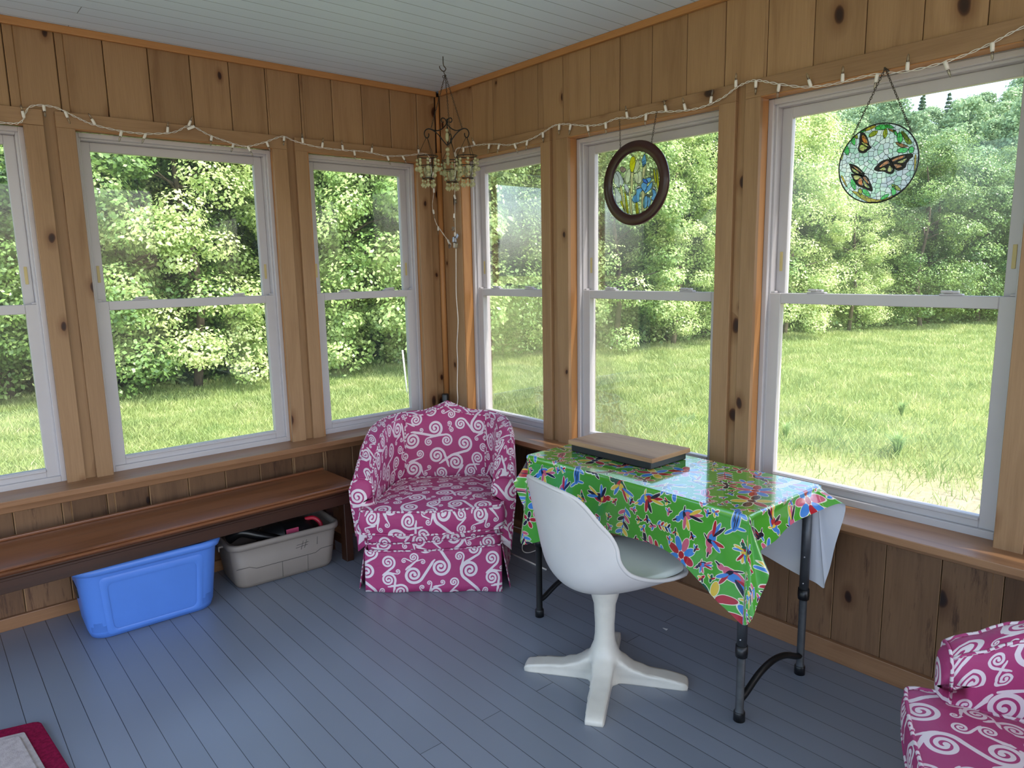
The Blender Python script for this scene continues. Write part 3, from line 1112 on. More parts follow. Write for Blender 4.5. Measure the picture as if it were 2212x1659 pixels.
tub = empty('storage_tub', (-1.838, -.232, 0), math.radians(-2))
tag(tub, 'blue plastic storage tub under the bench', 'storage tub')
L_ = [(.225, .135, .06, .0), (.243, .153, .07, .004), (.252, .160, .07, .03), (.276, .186, .07, .262), (.279, .189, .07, .274), (.274, .184, .07, .274), (.250, .160, .065, .03), (.24, .15, .06, .02)]
ZS = 1.112
tub_shell([(a, b * .95, c, z * ZS) for a, b, c, z in L_]).build('tub_body', BLUEPL, tub, weld=True)
mb = MB()
rr_ = []
for hx, hy, z in ((.277, .187, .262), (.294, .204, .268), (.299, .209, .282), (.296, .206, .292), (.287, .197, .297), (.276, .186, .294), (.272, .182, .275)):
    rr_.append([(x * .985, y * .95, z * ZS) for x, y in rrect(hx, hy, .085)])
mb.grid(rr_, closed=True)
mb.build('rim', BLUEPL, tub)
def rr2(x0, x1, z0, z1, r, n=5):
    cx_, cz_ = (x0 + x1) / 2, (z0 + z1) / 2
    return [(cx_ + x, cz_ + y) for x, y in rrect((x1 - x0) / 2, (z1 - z0) / 2, r, n)]
mb = MB()
def Yf(z): return -(.158 + (.187 - .158) * z / .262) * .95
outer = rr2(-.205, .205, .014, .250, .02)
a1_ = rr2(-.192, .192, .022, .236, .025)
a2_ = rr2(-.178, .178, .032, .222, .022)
mb.grid([[(x * (1 - (.26 - z) * .35), Yf(z) - e_, z * ZS) for x, z in o_] for o_, e_ in ((outer, .0005), (a1_, .006), (a2_, .0012))], closed=True)
mb.build('front_panel', BLUEPL, tub)
mb = MB()
mb.box((-.272, -.055, .17), (-.262, .055, .215))
mb.build('hand_hole', BLACKPL, tub, .004, 2)

tub2 = empty('storage_tub', (-1.213, -.185, 0), math.radians(-3))
tub2.scale = (1, 1, 1.1)
tag(tub2, 'open warm-grey plastic tub with a hash mark, under the bench', 'storage tub')
L_ = [(.215, .105, .05, .0), (.238, .128, .055, .003), (.246, .136, .055, .02), (.268, .156, .055, .19), (.266, .154, .055, .19), (.243, .131, .05, .02), (.23, .12, .05, .012)]
tub_shell(L_).build('tub_body', GRAYPL, tub2, weld=True)
mb = MB()
rr_ = []
for hx, hy, z in ((.268, .156, .186), (.278, .166, .186), (.280, .168, .196), (.279, .167, .210), (.272, .160, .213), (.263, .151, .210), (.262, .150, .186)):
    rr_.append([(x, y, z) for x, y in rrect(hx, hy, .06)])
mb.grid(rr_, closed=True)
mb.build('rim', GRAYPL, tub2)
for sx in (-1, 1):
    mb = MB()
    mb.box((sx * .272, -.06, .188), (sx * .302, .06, .196))
    mb.box((sx * .296, -.06, .172), (sx * .302, .06, .196))
    mb.build('handle', GRAYPL, tub2, .002, 2)
mb = MB()
def Yg(z): return -(.1345 + (.1555 - .1345) * z / .19) - .0012
def strip(pl, r=.0011):
    mb.tube([(x, Yg(z), z) for x, z in pl], r, 5)
strip([(-.25, .102), (-.19, .102), (-.155, .088), (.14, .088), (.17, .102), (.25, .104)])
strip([(-.03, .088), (-.03, .012)], .0008)
strip([(.10, .088), (.10, .012)], .0008)
mb.build('seam_line', GREYD, tub2)
mb = MB()
for pl in ([(.045, .146), (.105, .152)], [(.04, .134), (.10, .140)], [(.066, .122), (.078, .162)], [(.084, .126), (.096, .164)]):
    strip(pl, .0009)
mb.build('hash_mark', GREYD, tub2)
mb = MB()
strip([(.15, .128), (.152, .165)], .0009)
mb.build('pen_stroke', GREYD, tub2)

vac = empty('vacuum_cleaner', (-1.16, -.185, .115))
tag(vac, 'black canister vacuum with ribbed hose lying in the grey tub', 'vacuum cleaner')
mb = MB()
prof_ = [(.002, -.14), (.055, -.138), (.07, -.12), (.078, -.05), (.082, -.045), (.082, -.03), (.078, -.025), (.078, .06), (.07, .12), (.05, .14), (.002, .142)]
rows = [[(z, r * math.cos(2 * PI * j / 24), .055 + r * math.sin(2 * PI * j / 24)) for j in range(24)] for r, z in prof_]
mb.grid(rows, closed=True)
mb.build('canister', BLACKPL, vac)
mb = MB()
hp = spline([(-.285, .02, .10), (-.24, -.02, .135), (-.17, -.045, .11), (-.10, -.06, .08), (-.04, -.055, .06)], 22)
mb.tube(hp, [.021 + .003 * (k % 2) for k in range(len(hp))], 12)
mb.build('hose', BLACKPL, vac)
mb = MB()
mb.box((-.035, -.084, .058), (.03, -.078, .112))
mb.build('label_plate', PINKPL, vac, .002, 1)['label'] = 'pink label plate'
mb = MB()
mb.tube(spline([(.095, -.02, .12), (.13, -.045, .125), (.155, -.065, .095), (.155, -.075, .055)], 8), .011, 10)
mb.build('carry_handle', REDPL, vac)['label'] = 'red handle'

# ------------------------------------------------------------------ folding table
table = empty('folding_table', (-.372, -1.94, 0))
tag(table, 'folding table with dark grey adjustable legs under the green oilcloth', 'table')
def tl(o):
    o.location = (.372, 1.94, 0)
    return o
TX0, TX1, TYL, TYR, TZ = -.598, -.146, -1.432, -2.452, .722
mb = MB()
mb.prism([(x + -.372, y - 1.942) for x, y in rrect((TX1 - TX0) / 2 - .004, (TYL - TYR) / 2 - .004, .03)], 'xy', TZ - .03, TZ)
tl(mb.build('tabletop', WHITEPLAS, table, .004, 2))
for (x, y, hl, mat) in ((-.575, -1.458, .36, BLACKMETAL), (-.575, -2.432, .265, GRAYMETAL), (-.168, -1.458, .36, BLACKMETAL), (-.168, -2.432, .33, GRAYMETAL)):
    mb = MB()
    mb.lathe([(.0165, 0), (.0165, .006), (.0165, .035), (.0135, .036), (.0135, hl)], 16, (x, y, .0))
    lg = tl(mb.build('leg', mat, table))
    mb = MB()
    mb.lathe([(.0165, hl - .02), (.0165, TZ - .03)], 16, (x, y, 0))
    mb.build('upper_tube', mat, lg)
    mb = MB()
    mb.lathe([(.0195, hl - .035), (.0205, hl - .02), (.0195, hl + .005)], 16, (x, y, 0))
    mb.build('collar', BLACKPL, lg)
    mb = MB()
    mb.lathe([(.019, .0), (.019, .03), (.017, .034)], 16, (x, y, 0))
    mb.build('foot_cap', BLACKPL, lg)
    for zz in (hl + .03, hl + .13):
        mb = MB()
        mb.ball((x - .0165, y - .004, zz), .0035, 8, 6)
        mb.build('button', BAREMETAL, lg)
for y in (-1.458, -2.432):
    mb = MB()
    mb.tube(spline([(-.575, y, .075), (-.545, y, .080), (-.46, y, .118), (-.372, y, .132), (-.284, y, .118), (-.198, y, .080), (-.168, y, .075)], 6), .0115, 10)
    tl(mb.build('spreader', BLACKMETAL, table))
    mb = MB()
    mb.tube([(-.575, y, .68), (-.168, y, .68)], .011, 10)
    s_ = 1 if y > -2 else -1
    mb.tube(spline([(-.168, y, .60), (-.20, y - s_ * .03, .615), (-.26, y - s_ * .10, .655), (-.372, y - s_ * .30, .69)], 6), .008, 8)
    tl(mb.build('brace', BLACKMETAL, table))

# tablecloth: lofted from the table edge down to its hem
CZ = TZ + .004
e0, e1, e2, e3 = (TX1 + .001, TYL + .003), (TX0 - .003, TYL + .003), (TX0 - .003, TYR - .003), (TX1 + .001, TYR - .003)
keys = [(e0, (-.142, -1.405, .45)), ((-.37, e0[1]), (-.38, -1.39, .52)), ((-.54, e1[1]), (-.57, -1.372, .528)),
        (e1, (-.632, -1.362, .602)), (e1, (-.614, -1.405, .50)), (e1, (-.616, -1.388, .338)),
        ((e1[0], -1.50), (-.612, -1.462, .346)), ((e1[0], -1.65), (-.612, -1.65, .44)), ((e1[0], -1.84), (-.612, -1.84, .505)),
        ((e1[0], -2.05), (-.610, -2.05, .525)), ((e1[0], -2.20), (-.612, -2.20, .508)), ((e1[0], -2.32), (-.615, -2.285, .455)),
        ((e1[0], -2.42), (-.620, -2.385, .405)), (e2, (-.628, -2.470, .372)), (e2, (-.600, -2.500, .455)), (e2, (-.585, -2.520, .545)),
        ((-.57, e2[1]), (-.548, -2.470, .590)), ((-.45, e2[1]), (-.44, -2.468, .612)), ((-.30, e2[1]), (-.30, -2.472, .642)),
        ((-.20, e2[1]), (-.19, -2.505, .660)), (e3, (-.138, -2.548, .668)), (e3, (-.137, -2.520, .50)), (e3, (-.138, -2.498, .385)), (e3, (-.138, -2.490, .346)), ((e3[0], -2.44), (-.138, -2.455, .358)),
        ((e3[0], -2.38), (-.138, -2.38, .368)), ((e3[0], -2.20), (-.138, -2.20, .412)), ((e3[0], -1.90), (-.138, -1.90, .46)), ((e3[0], -1.60), (-.138, -1.60, .46))]
K = len(keys)
sub = 7
edge, hem = [], spline([h for _, h in keys], sub, True)
for k in range(K):
    a, c = Vector(keys[k][0]), Vector(keys[(k + 1) % K][0])
    for j in range(sub):
        edge.append(a.lerp(c, j / sub))
M_ = len(edge)
rows, uvs = [], []
steps = [0, .02, .05, .1, .18, .28, .4, .52, .64, .76, .88, 1.0]
cc = Vector((-.372, -1.942))
for t in steps:
    row, ur = [], []
    for k in range(M_):
        E_, H_ = edge[k], hem[k]
        d = max(.01, CZ - H_.z)
        out = Vector((H_.x - E_.x, H_.y - E_.y))
        hz = CZ - (CZ - H_.z) * t - (.0 if t else 0)
        q = t ** 1.35
        nx = E_ + out * q
        if t == .02: hz = CZ - .0015
        if 0 < t < .12:
            nrm = Vector((0, 0))
            if abs(E_.x - e1[0]) < 1e-4: nrm.x -= 1
            if abs(E_.x - e0[0]) < 1e-4: nrm.x += 1
            if abs(E_.y - e1[1]) < 1e-4: nrm.y += 1
            if abs(E_.y - e2[1]) < 1e-4: nrm.y -= 1
            nx = nx + nrm * .004 * min(1, t / .05)
        w_ = .004 * t * math.sin(k * .55) if t > .1 else 0
        dirn = Vector((0, 0))
        if abs(E_.x - e1[0]) < 1e-4: dirn.x -= 1
        if abs(E_.x - e0[0]) < 1e-4: dirn.x += 1
        if abs(E_.y - e1[1]) < 1e-4: dirn.y += 1
        if abs(E_.y - e2[1]) < 1e-4: dirn.y -= 1
        if E_.x > TX1 - .01 and abs(dirn.x) > .5: w_ *= .3
        row.append((nx.x + dirn.x * w_, nx.y + dirn.y * w_, hz))
        du = dirn.normalized() if dirn.length else Vector((0, -1))
        if abs(dirn.x) > .5 and abs(dirn.y) > .5:
            du = Vector((H_.x - cc.x, H_.y - cc.y)).normalized()
            hv = Vector((H_.x - E_.x, H_.y - E_.y))
            if hv.length > .001: du = (dirn.normalized() + hv.normalized()).normalized()
        ur.append((E_.x + du.x * d * t, E_.y + du.y * d * t))
    rows.append(row)
    uvs.append(ur)
mb = MB()
mb.grid(rows, closed=True, uvf=lambda a, b: uvs[a][b])
i = mb.add(rows[0])
mb.face([i + k for k in range(M_)], uvs[0])
me_o = mb.build('tablecloth', OIL, None, weld=True, fixn=True)
tag(me_o, 'glossy green oilcloth printed with bright flowers and birds, draped over the table', 'tablecloth')

# lap board on the table
lb = empty('lap_board', (-.32, -1.62, CZ))
tag(lb, 'plywood board on a black base lying on the green oilcloth', 'board')
poly = BOARDPTS = [(-.443, -1.508), (-.256, -1.503), (-.212, -1.558), (-.192, -1.949), (-.433, -1.947)]
cxy = (-.32, -1.62)
mb = MB()
pl_ = [(x + .32, y + 1.62) for x, y in poly]
mb.prism(pl_, 'xy', .031, .049)
mb.build('plywood_top', PLY, lb, .0015, 1)
mb = MB()
g_ = Vector((sum(p[0] for p in pl_) / 5, sum(p[1] for p in pl_) / 5))
mb.prism([tuple(g_.lerp(Vector(p), .94)) for p in pl_], 'xy', .001, .031)
mb.build('black_base', BLACKPL, lb, .004, 2)

# ------------------------------------------------------------------ white shell chair on a four-pronged pedestal
CHF = math.atan2(-.201, .976)
chair = empty('shell_chair', (-.712, -1.958, 0), CHF)
tag(chair, 'white moulded shell swivel chair with four-pronged pedestal, pushed under the oilcloth table', 'chair')
# centre profile front lip -> back top: (x, z, half width, side raise, side forward pull)
prof = [(.272, .392, .110, -.004, -.045), (.262, .392, .155, .000, -.030), (.20, .372, .200, .018, .0), (.10, .345, .222, .055, .0), (0, .328, .232, .096, .01),
        (-.09, .330, .232, .125, .03), (-.155, .352, .228, .135, .06), (-.195, .395, .222, .125, .085), (-.218, .455, .215, .100, .105), (-.235, .53, .205, .065, .105),
        (-.250, .61, .190, .03, .085), (-.262, .69, .172, .004, .060), (-.270, .735, .150, -.012, .045), (-.273, .752, .118, -.016, .03)]
def shell_rows(scale_w=1.0, lift=0.0, k0=0, k1=None, nu=25, puff=0.0):
    cen = spline([(p[0], 0, p[1] + .042) for p in prof], 4)
    par = spline([(p[2], p[3], p[4]) for p in prof], 4)
    rows = []
    for k in range(len(cen))[k0:k1]:
        c, q = cen[k], par[k]
        t = (cen[min(k + 1, len(cen) - 1)] - cen[max(k - 1, 0)]).normalized()
        nrm = Vector((-t.z, 0, t.x)) * -1
        nrm = Vector((t.z, 0, -t.x))
        if nrm.z < 0 and abs(nrm.z) > .2: nrm = -nrm
        row = []
        for j in range(nu):
            u = -1 + 2 * j / (nu - 1)
            a = u * 1.15
            y = q.x * scale_w * math.sin(a) / math.sin(1.15)
            r = (1 - math.cos(a)) / (1 - math.cos(1.15)) * scale_w ** 2
            row.append((c.x + q.z * r + nrm.x * lift, y, c.z + q.y * r + nrm.z * lift))
        rows.append(row)
    return rows
mb = MB()
mb.grid(shell_rows())
so = mb.build('shell', WHITEPLAS, chair, subsurf=1)
md = so.modifiers.new('solid', 'SOLIDIFY')
md.thickness = .009
md.offset = 0
rim_r = shell_rows()
ringp = [Vector(r[0]) for r in rim_r] + [Vector(p) for p in rim_r[-1][1:-1]] + [Vector(r[-1]) for r in reversed(rim_r)] + [Vector(p) for p in reversed(rim_r[0][1:-1])]
mb = MB()
mb.tube(ringp, .0075, 8, closed=True)
mb.build('shell_rim', WHITEPLAS, chair)
# seat pad
cr = shell_rows(.90, .006, 3, 29, 25)
mb = MB()
nr, nu = len(cr), 25
top = []
for a, r in enumerate(cr):
    ta = math.sin(PI * min(1, max(0, a / (nr - 1)))) ** .45
    row = []
    for j, p in enumerate(r):
        tu = math.sin(PI * j / (nu - 1)) ** .45
        row.append((p[0] + .004, p[1], p[2] + .050 * ta * tu))
    top.append(row)
mb.grid(top)
mb.grid(cr)
mb.build('seat_pad', VINYLSEAT, chair, weld=True)
# pedestal: flared column and four tapering prongs as one casting
mb = MB()
def ped_r(z, a):
    col_ = lerp_table([(0.0, .11), (.03, .095), (.07, .062), (.12, .042), (.19, .035), (.28, .039), (.35, .055), (.375, .064)], z)
    prong = math.cos(2 * a) ** 2
    arm = lerp_table([(0, .30), (.012, .302), (.022, .297), (.032, .26), (.045, .15), (.065, .095), (.10, .052), (.14, .040)], z)
    wdt = lerp_table([(0, .034), (.02, .032), (.045, .036), (.07, .040), (.12, .05)], z)
    # distance along a prong of half width wdt
    aa = abs(((a + PI / 4) % (PI / 2)) - PI / 4)
    side = wdt / max(math.sin(aa), 1e-3)
    tip = arm * (1 - .35 * (aa / .12) ** 2) if aa < .12 else 0
    pr = min(side, arm / max(math.cos(aa), .2)) if aa < 1.2 else 0
    if z < .14:
        e = (max(col_ * .55, 1e-3) ** 6 + min(pr, arm) ** 6) ** (1 / 6)
        return max(col_ * .62, e) if z < .07 else max(col_, (col_ ** 6 + min(pr, arm) ** 6) ** (1 / 6) * .98)
    return col_
angs = []
for q in range(4):
    b_ = q * PI / 2
    for o in (-.72, -.6, -.5, -.42, -.36, -.31, -.27, -.235, -.20, -.17, -.145, -.12, -.10, -.08, -.06, -.04, -.02, 0, .02, .04, .06, .08, .10, .12, .145, .17, .20, .235, .27, .31, .36, .42, .5, .6, .72):
        angs.append(b_ + o)
rows = []
for z in (0, .004, .012, .019, .025, .031, .037, .043, .05, .058, .067, .078, .09, .105, .12, .14, .17, .21, .25, .29, .32, .345, .362, .372):
    row = []
    for a in angs:
        rr = ped_r(z, a)
        row.append((rr * math.cos(a), rr * math.sin(a), z))
    rows.append(row)
mb.grid(rows, closed=True, caps=True)
po = mb.build('pedestal', CREAM, chair)
po.rotation_euler = (0, 0, math.radians(125) - CHF)
mb = MB()
mb.tube(spline([(.10, -.06, .372), (.20, -.09, .362), (.27, -.09, .372), (.31, -.06, .40), (.305, -.02, .425)], 8), .006, 8)
mb.build('front_wire', plain('grey_rod', (150, 150, 150), .4), chair)

# ------------------------------------------------------------------ hanging iron candle holder with crystal baskets
HK = Vector((-.369, -.589, CEIL))
hook = empty('ceiling_hook', HK)
tag(hook, 'dark metal ceiling hook holding the chained iron hanger', 'hook')
mb = MB()
mb.tube(spline([(0, 0, .0), (0, 0, -.03), (.003, -.002, -.045), (.009, -.008, -.056), (.004, -.004, -.068), (-.005, .004, -.066), (-.012, .011, -.054), (-.014, .013, -.044)], 6), .0022, 8)
mb.build('hook_wire', CHAINM, hook)
hang = empty('candle_chandelier', HK + Vector((0, 0, -.068)))
tag(hang, 'black wrought-iron hanging candle holder with three crystal-beaded baskets in the corner', 'chandelier')
Dh = Vector((.6516, .7586, 0))
Rh = Vector((.7586, -.6516, 0))
OX = Rh * .008
def hp(rad, ang, z):
    """point at radius along an arm heading, z below the ceiling given as world height"""
    d = Dh * math.cos(ang) + Rh * math.sin(ang)
    return OX + d * rad + Vector((0, 0, z - CEIL + .068))
ARMS = [0.10, math.radians(113), math.radians(-118)]
mb = MB()
mb.tube([Vector((0, 0, .0)), hp(0, 0, 2.44)], .0018, 6)
mb.tube([Vector((.006 * math.cos(t), 0, -.012 + .006 * math.sin(t) - .014)) for t in [2 * PI * k / 12 for k in range(12)]], .0015, 6, closed=True)
mb.build('top_ring', CHAINM, hang)
def chain(mb, a, b, link=.011, r=.0011, sag=0):
    a, b = Vector(a), Vector(b)
    n = max(2, int((b - a).length / (link * .74)))
    t = (b - a).normalized()
    s1 = t.orthogonal().normalized()
    s2 = t.cross(s1)
    for k in range(n):
        c = a.lerp(b, (k + .5) / n)
        sd = s1 if k % 2 else s2
        mb.tube([c + t * link * .5 * math.cos(q) + sd * link * .30 * math.sin(q) for q in [2 * PI * j / 8 for j in range(8)]], r, 4, closed=True)
for ang in ARMS:
    mb = MB()
    chain(mb, hp(0, 0, 2.445), hp(.085, ang, 2.185))
    mb.build('chain', CHAINM, hang)
for ang in ARMS:
    mb = MB()
    # lower S: from the bottom tip up and out into the end scroll; upper S: from the top curl down to the arm
    mb.tube(spline([hp(r, ang, z) for r, z in ((.002, 2.112), (.020, 2.130), (.045, 2.158), (.070, 2.176), (.095, 2.184), (.114, 2.176), (.121, 2.158), (.114, 2.142), (.103, 2.142), (.097, 2.153), (.098, 2.162))], 6), .0028, 8)
    mb.tube(spline([hp(r, ang, z) for r, z in ((.085, 2.183), (.055, 2.178), (.028, 2.188), (.008, 2.206), (.002, 2.222), (.010, 2.238), (.024, 2.240), (.030, 2.230), (.024, 2.220), (.016, 2.222))], 6), .0026, 8)
    mb.build('scroll_arm', IRON, hang)
mb = MB()
mb.tube([hp(0, 0, 2.225), hp(0, 0, 2.03)], .0009, 5)
mb.build('centre_wire', IRON, hang)
for zz, rr_, sq in ((2.184, .008, 1), (2.152, .0095, 2.4), (2.092, .011, 1), (2.070, .009, 1), (2.038, .009, 2.6)):
    mb = MB()
    mb.ball(hp(0, 0, zz), rr_, 10, 8, sq)
    mb.build('centre_drop', CRYSTAL, hang)
bead_me = {}
def bead(kind, loc, parent):
    if kind not in bead_me:
        m_ = MB()
        if kind == 'drop':
            m_.lathe([(.0005, .016), (.004, .012), (.0115, .002), (.0115, 0), (.0005, -.013)], 6)
            o = m_.build('crystal_drop', CRYSTAL)
        else:
            m_.ball((0, 0, 0), kind, 8, 6)
            o = m_.build('crystal_bead', CRYSTAL)
        bead_me[kind] = o
        o.parent = parent
        o.location = loc
        return o
    c = bead_me[kind].copy()
    COL.objects.link(c)
    c.parent = parent
    c.location = loc
    return c
for bi, (ang, top_z) in enumerate(zip(ARMS, (2.062, 2.062, 2.062))):
    base = hp(.108, ang, 0) - Vector((0, 0, 0))
    def bp(r, t, z):
        return Vector((base.x + r * math.cos(t), base.y + r * math.sin(t), z - CEIL + .068))
    mb = MB()
    for z, r in ((2.052, .050), (2.006, .041), (1.947, .028)):
        mb.tube([bp(r, 2 * PI * k / 28, z) for k in range(28)], .0022, 6, closed=True)
    for k in range(3):
        t = 2 * PI * k / 3 + .5
        mb.tube([bp(.003, t, 2.142), bp(.050, t, 2.052)], .0012, 5)
        mb.tube([bp(.050, t, 2.052), bp(.041, t, 2.006), bp(.028, t, 1.947)], .0016, 5)
    bk = mb.build('beaded_basket', IRON, hang)
    mb = MB()
    mb.lathe([(.002, 0), (.018, .002), (.022, .02), (.024, .05), (.022, .05), (.02, .02), (.002, .006)], 16, tuple(bp(0, 0, 1.952)))
    mb.build('glass_cup', GLASS, bk)
    for k in range(8):
        t = 2 * PI * k / 8 + .2
        for z, r, kind in ((2.034, .052, .0072), (2.016, .052, .0078), (1.992, .054, .0115)):
            bead(kind, bp(r, t, z), bk)
    for k in range(6):
        t = 2 * PI * k / 6
        for z, r, kind in ((1.982, .040, .0078), (1.962, .038, .0085)):
            bead(kind, bp(r, t, z), bk)
    for k in range(5):
        t = 2 * PI * k / 5 + .3
        bead(.0062, bp(.029, t, 1.936), bk)
        bead('drop', bp(.029, t, 1.914), bk)

# ------------------------------------------------------------------ string lights along the casings
def string_lights(label, pts, side, bulbs, up_bias):
    root = empty('string_lights', pts[0])
    tag(root, label, 'string lights', 'white mini light strings along the window casings')
    o0 = Vector(pts[0])
    sp = [p - o0 for p in spline(pts, 10)]
    r_ = random.Random(len(pts) * 3)
    mb = MB()
    for ph in (0, PI):
        mb.tube([p + Vector((.002 * math.sin(k * .9 + ph), .002 * math.sin(k * .9 + ph), .0032 * math.cos(k * .9 + ph))) for k, p in enumerate(sp)], .0014, 5)
    mb.build('wire', WHITECORD, root)
    L = [0.0]
    for a, b in zip(sp, sp[1:]):
        L.append(L[-1] + (b - a).length)
    sock, blb = None, None
    bs = 1.25
    for k in range(bulbs):
        d = (k + .5) / bulbs * L[-1] + r_.uniform(-.015, .015)
        j = min(range(len(L)), key=lambda q: abs(L[q] - d))
        if sock is None:
            mb = MB()
            mb.lathe([(.0035, 0), (.0048, .003), (.0048, .015), (.0040, .021)], 10)
            sock = mb.build('bulb_socket', WHITECORD, root)
            mb = MB()
            mb.lathe([(.0033, .021), (.0033, .030), (.0022, .038), (.0004, .041)], 10)
            blb = mb.build('bulb', BULBM, sock)
            s_ = sock
        else:
            s_ = sock.copy()
            COL.objects.link(s_)
            s_.parent = root
            b_ = blb.copy()
            COL.objects.link(b_)
            b_.parent = s_
        s_.location = sp[j] + (Vector((0, -.004, 0)) if side == 'L' else Vector((-.004, 0, 0)))
        s_.scale = (bs, bs, bs)
        upw = r_.random() < up_bias
        tilt = r_.uniform(-.5, .5) + (0 if upw else PI)
        s_.rotation_euler = (r_.uniform(.0, .3) if side == 'L' else tilt, tilt if side == 'L' else -r_.uniform(0, .3), 0)
    return root
LW = [(-2.30, -.012, 2.11), (-2.138, -.012, 2.112), (-2.067, -.012, 2.122), (-2.029, -.012, 2.186), (-1.947, -.012, 2.196), (-1.87, -.012, 2.165), (-1.809, -.012, 2.142), (-1.70, -.012, 2.126), (-1.591, -.012, 2.126), (-1.48, -.012, 2.145),
      (-1.408, -.012, 2.180), (-1.33, -.012, 2.150), (-1.25, -.012, 2.128), (-1.156, -.012, 2.112), (-1.06, -.012, 2.140), (-.963, -.012, 2.178), (-.90, -.012, 2.162), (-.78, -.012, 2.145), (-.632, -.012, 2.142), (-.5, -.012, 2.146), (-.36, -.012, 2.135), (-.22, -.012, 2.150), (-.09, -.014, 2.165),
      (-.065, -.018, 2.08), (-.055, -.018, 1.96), (-.068, -.018, 1.87), (-.048, -.018, 1.78), (-.028, -.04, 1.73), (-.022, -.13, 1.645)]
sl = string_lights('white mini string lights draped over the left-wall casings, ending in the corner', LW, 'L', 29, .35)
mb = MB()
mb.box((-.018, -.006, -.006), (.018, .006, .006))
o = mb.build('connector', WHITECORD, sl, .002, 2)
o.location = Vector((-1.405, -.014, 2.172)) - Vector(LW[0])
o.rotation_euler = (0, -.45, 0)
RWp = [(-.018, -.172, 1.66), (-.018, -.172, 1.80), (-.014, -.178, 2.05), (-.012, -.19, 2.17), (-.012, -.27, 2.178), (-.012, -.42, 2.172), (-.012, -.55, 2.158), (-.012, -.66, 2.138), (-.012, -.82, 2.142), (-.012, -.93, 2.165), (-.012, -1.0, 2.182), (-.012, -1.08, 2.176), (-.012, -1.2, 2.150), (-.012, -1.305, 2.140), (-.012, -1.40, 2.150), (-.012, -1.50, 2.136), (-.012, -1.594, 2.142), (-.012, -1.72, 2.126), (-.012, -1.83, 2.120), (-.012, -1.93, 2.138),
       (-.012, -2.0, 2.168), (-.012, -2.07, 2.176), (-.012, -2.15, 2.150), (-.012, -2.269, 2.114), (-.012, -2.38, 2.104), (-.012, -2.491, 2.108), (-.012, -2.62, 2.096), (-.012, -2.737, 2.104), (-.012, -2.83, 2.125), (-.012, -2.913, 2.152), (-.012, -3.05, 2.17), (-.012, -3.2, 2.14)]
string_lights('white mini string lights draped over the right-wall casings', RWp, 'R', 33, .3)

cordp = spline([(-.02, -.175, 1.62), (-.022, -.172, 1.5), (-.022, -.166, 1.35), (-.022, -.176, 1.2), (-.022, -.158, 1.05), (-.024, -.162, .95), (-.024, -.150, .8), (-.024, -.148, .70), (-.06, -.150, .612), (-.136, -.152, .60), (-.138, -.152, .54), (-.07, -.16, .30), (-.035, -.30, .10), (-.03, -.60, .05), (-.035, -.80, .06), (-.13, -.875, .085), (-.18, -.90, .03), (-.16, -.93, .012), (-.10, -1.0, .05), (-.04, -1.09, .075)], 8)
cord = empty('extension_cord', (0, 0, 0))
tag(cord, 'white extension cord hanging in the corner behind the armchair', 'cord')
mb = MB()
mb.tube(cordp, .0026, 6)
mb.build('cable', WHITECORD, cord)
CLEARP = glass_mat('clear_plastic', (.92, .92, .92, 1), 2.5, .5)
for (x, y, z, ry) in ((-.024, -.175, 1.640, 0), (-.026, -.172, 1.672, .1)):
    mb = MB()
    mb.box((-.009, -.011, -.016), (.009, .011, .016))
    mb.box((-.006, -.015, .010), (.006, .015, .016))
    o = mb.build('plug', CLEARP, cord, .002, 1)
    o.location = (x, y, z)
    o.rotation_euler = (.15 - ry * 3, ry, 0)
for (x, y, z, rx) in ((-.024, -.155, 1.735, .2), (-.024, -.195, 1.692, .6), (-.024, -.118, 1.637, -.5)):
    mb = MB()
    mb.box((-.002, -.012, -.012), (.002, .012, .012))
    o = tag(mb.build('plastic_tag', CLEARP, None, .001, 1), ['small clear plastic tag on the corner cord, topmost', 'small clear plastic tag just above the corner plug', 'small clear plastic tag at the end of the left light string'][0 if rx == .2 else 1 if rx == .6 else 2], 'tag')
    o.location = (x, y, z)
    o.rotation_euler = (rx, .2, 0)

mb = MB()
mb.lathe([(.001, 0), (.021, 0), (.022, .004), (.022, .140), (.019, .146), (.001, .146)], 20)
o = tag(mb.build('cylinder_speaker', BLACKPL), 'black upright cylinder standing on the stool in the room corner', 'cylinder')
o.location = (-.050, -.058, SILL)

# ------------------------------------------------------------------ art glass roundels
ART = {k: tinted('glass_' + k, v, c) for k, v, c in (('white', (250, 250, 252), .35), ('yellow', (255, 226, 40), .3), ('pale_yellow', (250, 246, 196), .35), ('mauve', (190, 160, 150), .3), ('olive', (214, 206, 50), .3),
       ('stem', (236, 220, 160), .3), ('blue', (120, 184, 250), .3), ('deep_blue', (80, 130, 220), .3), ('green', (60, 190, 80), .5), ('amber', (206, 160, 20), .5), ('orange', (222, 100, 24), .45), ('gold', (246, 206, 84), .45), ('brown', (150, 84, 24), .5), ('mint', (196, 228, 214), .35))}
artkeys = list(ART)
PAINT = {k: tinted('paint_' + k, v, .92) for k, v in (('white', (232, 234, 240)), ('yellow', (240, 214, 50)), ('pale_yellow', (236, 232, 170)), ('mauve', (170, 140, 132)), ('olive', (176, 178, 40)), ('stem', (206, 190, 120)), ('blue', (74, 146, 226)), ('deep_blue', (46, 84, 170)), ('green', (92, 214, 104)), ('amber', (220, 186, 40)), ('orange', (255, 140, 50)), ('gold', (255, 226, 120)), ('brown', (180, 116, 50)), ('mint', (196, 228, 214)))}
def basis(c, U, V):
    det = U[0] * V[1] - U[1] * V[0]
    def f(p):
        dx, dy = p[0] - c[0], p[1] - c[1]
        return ((dx * V[1] - dy * V[0]) / det, (U[0] * dy - U[1] * dx) / det)
    return f
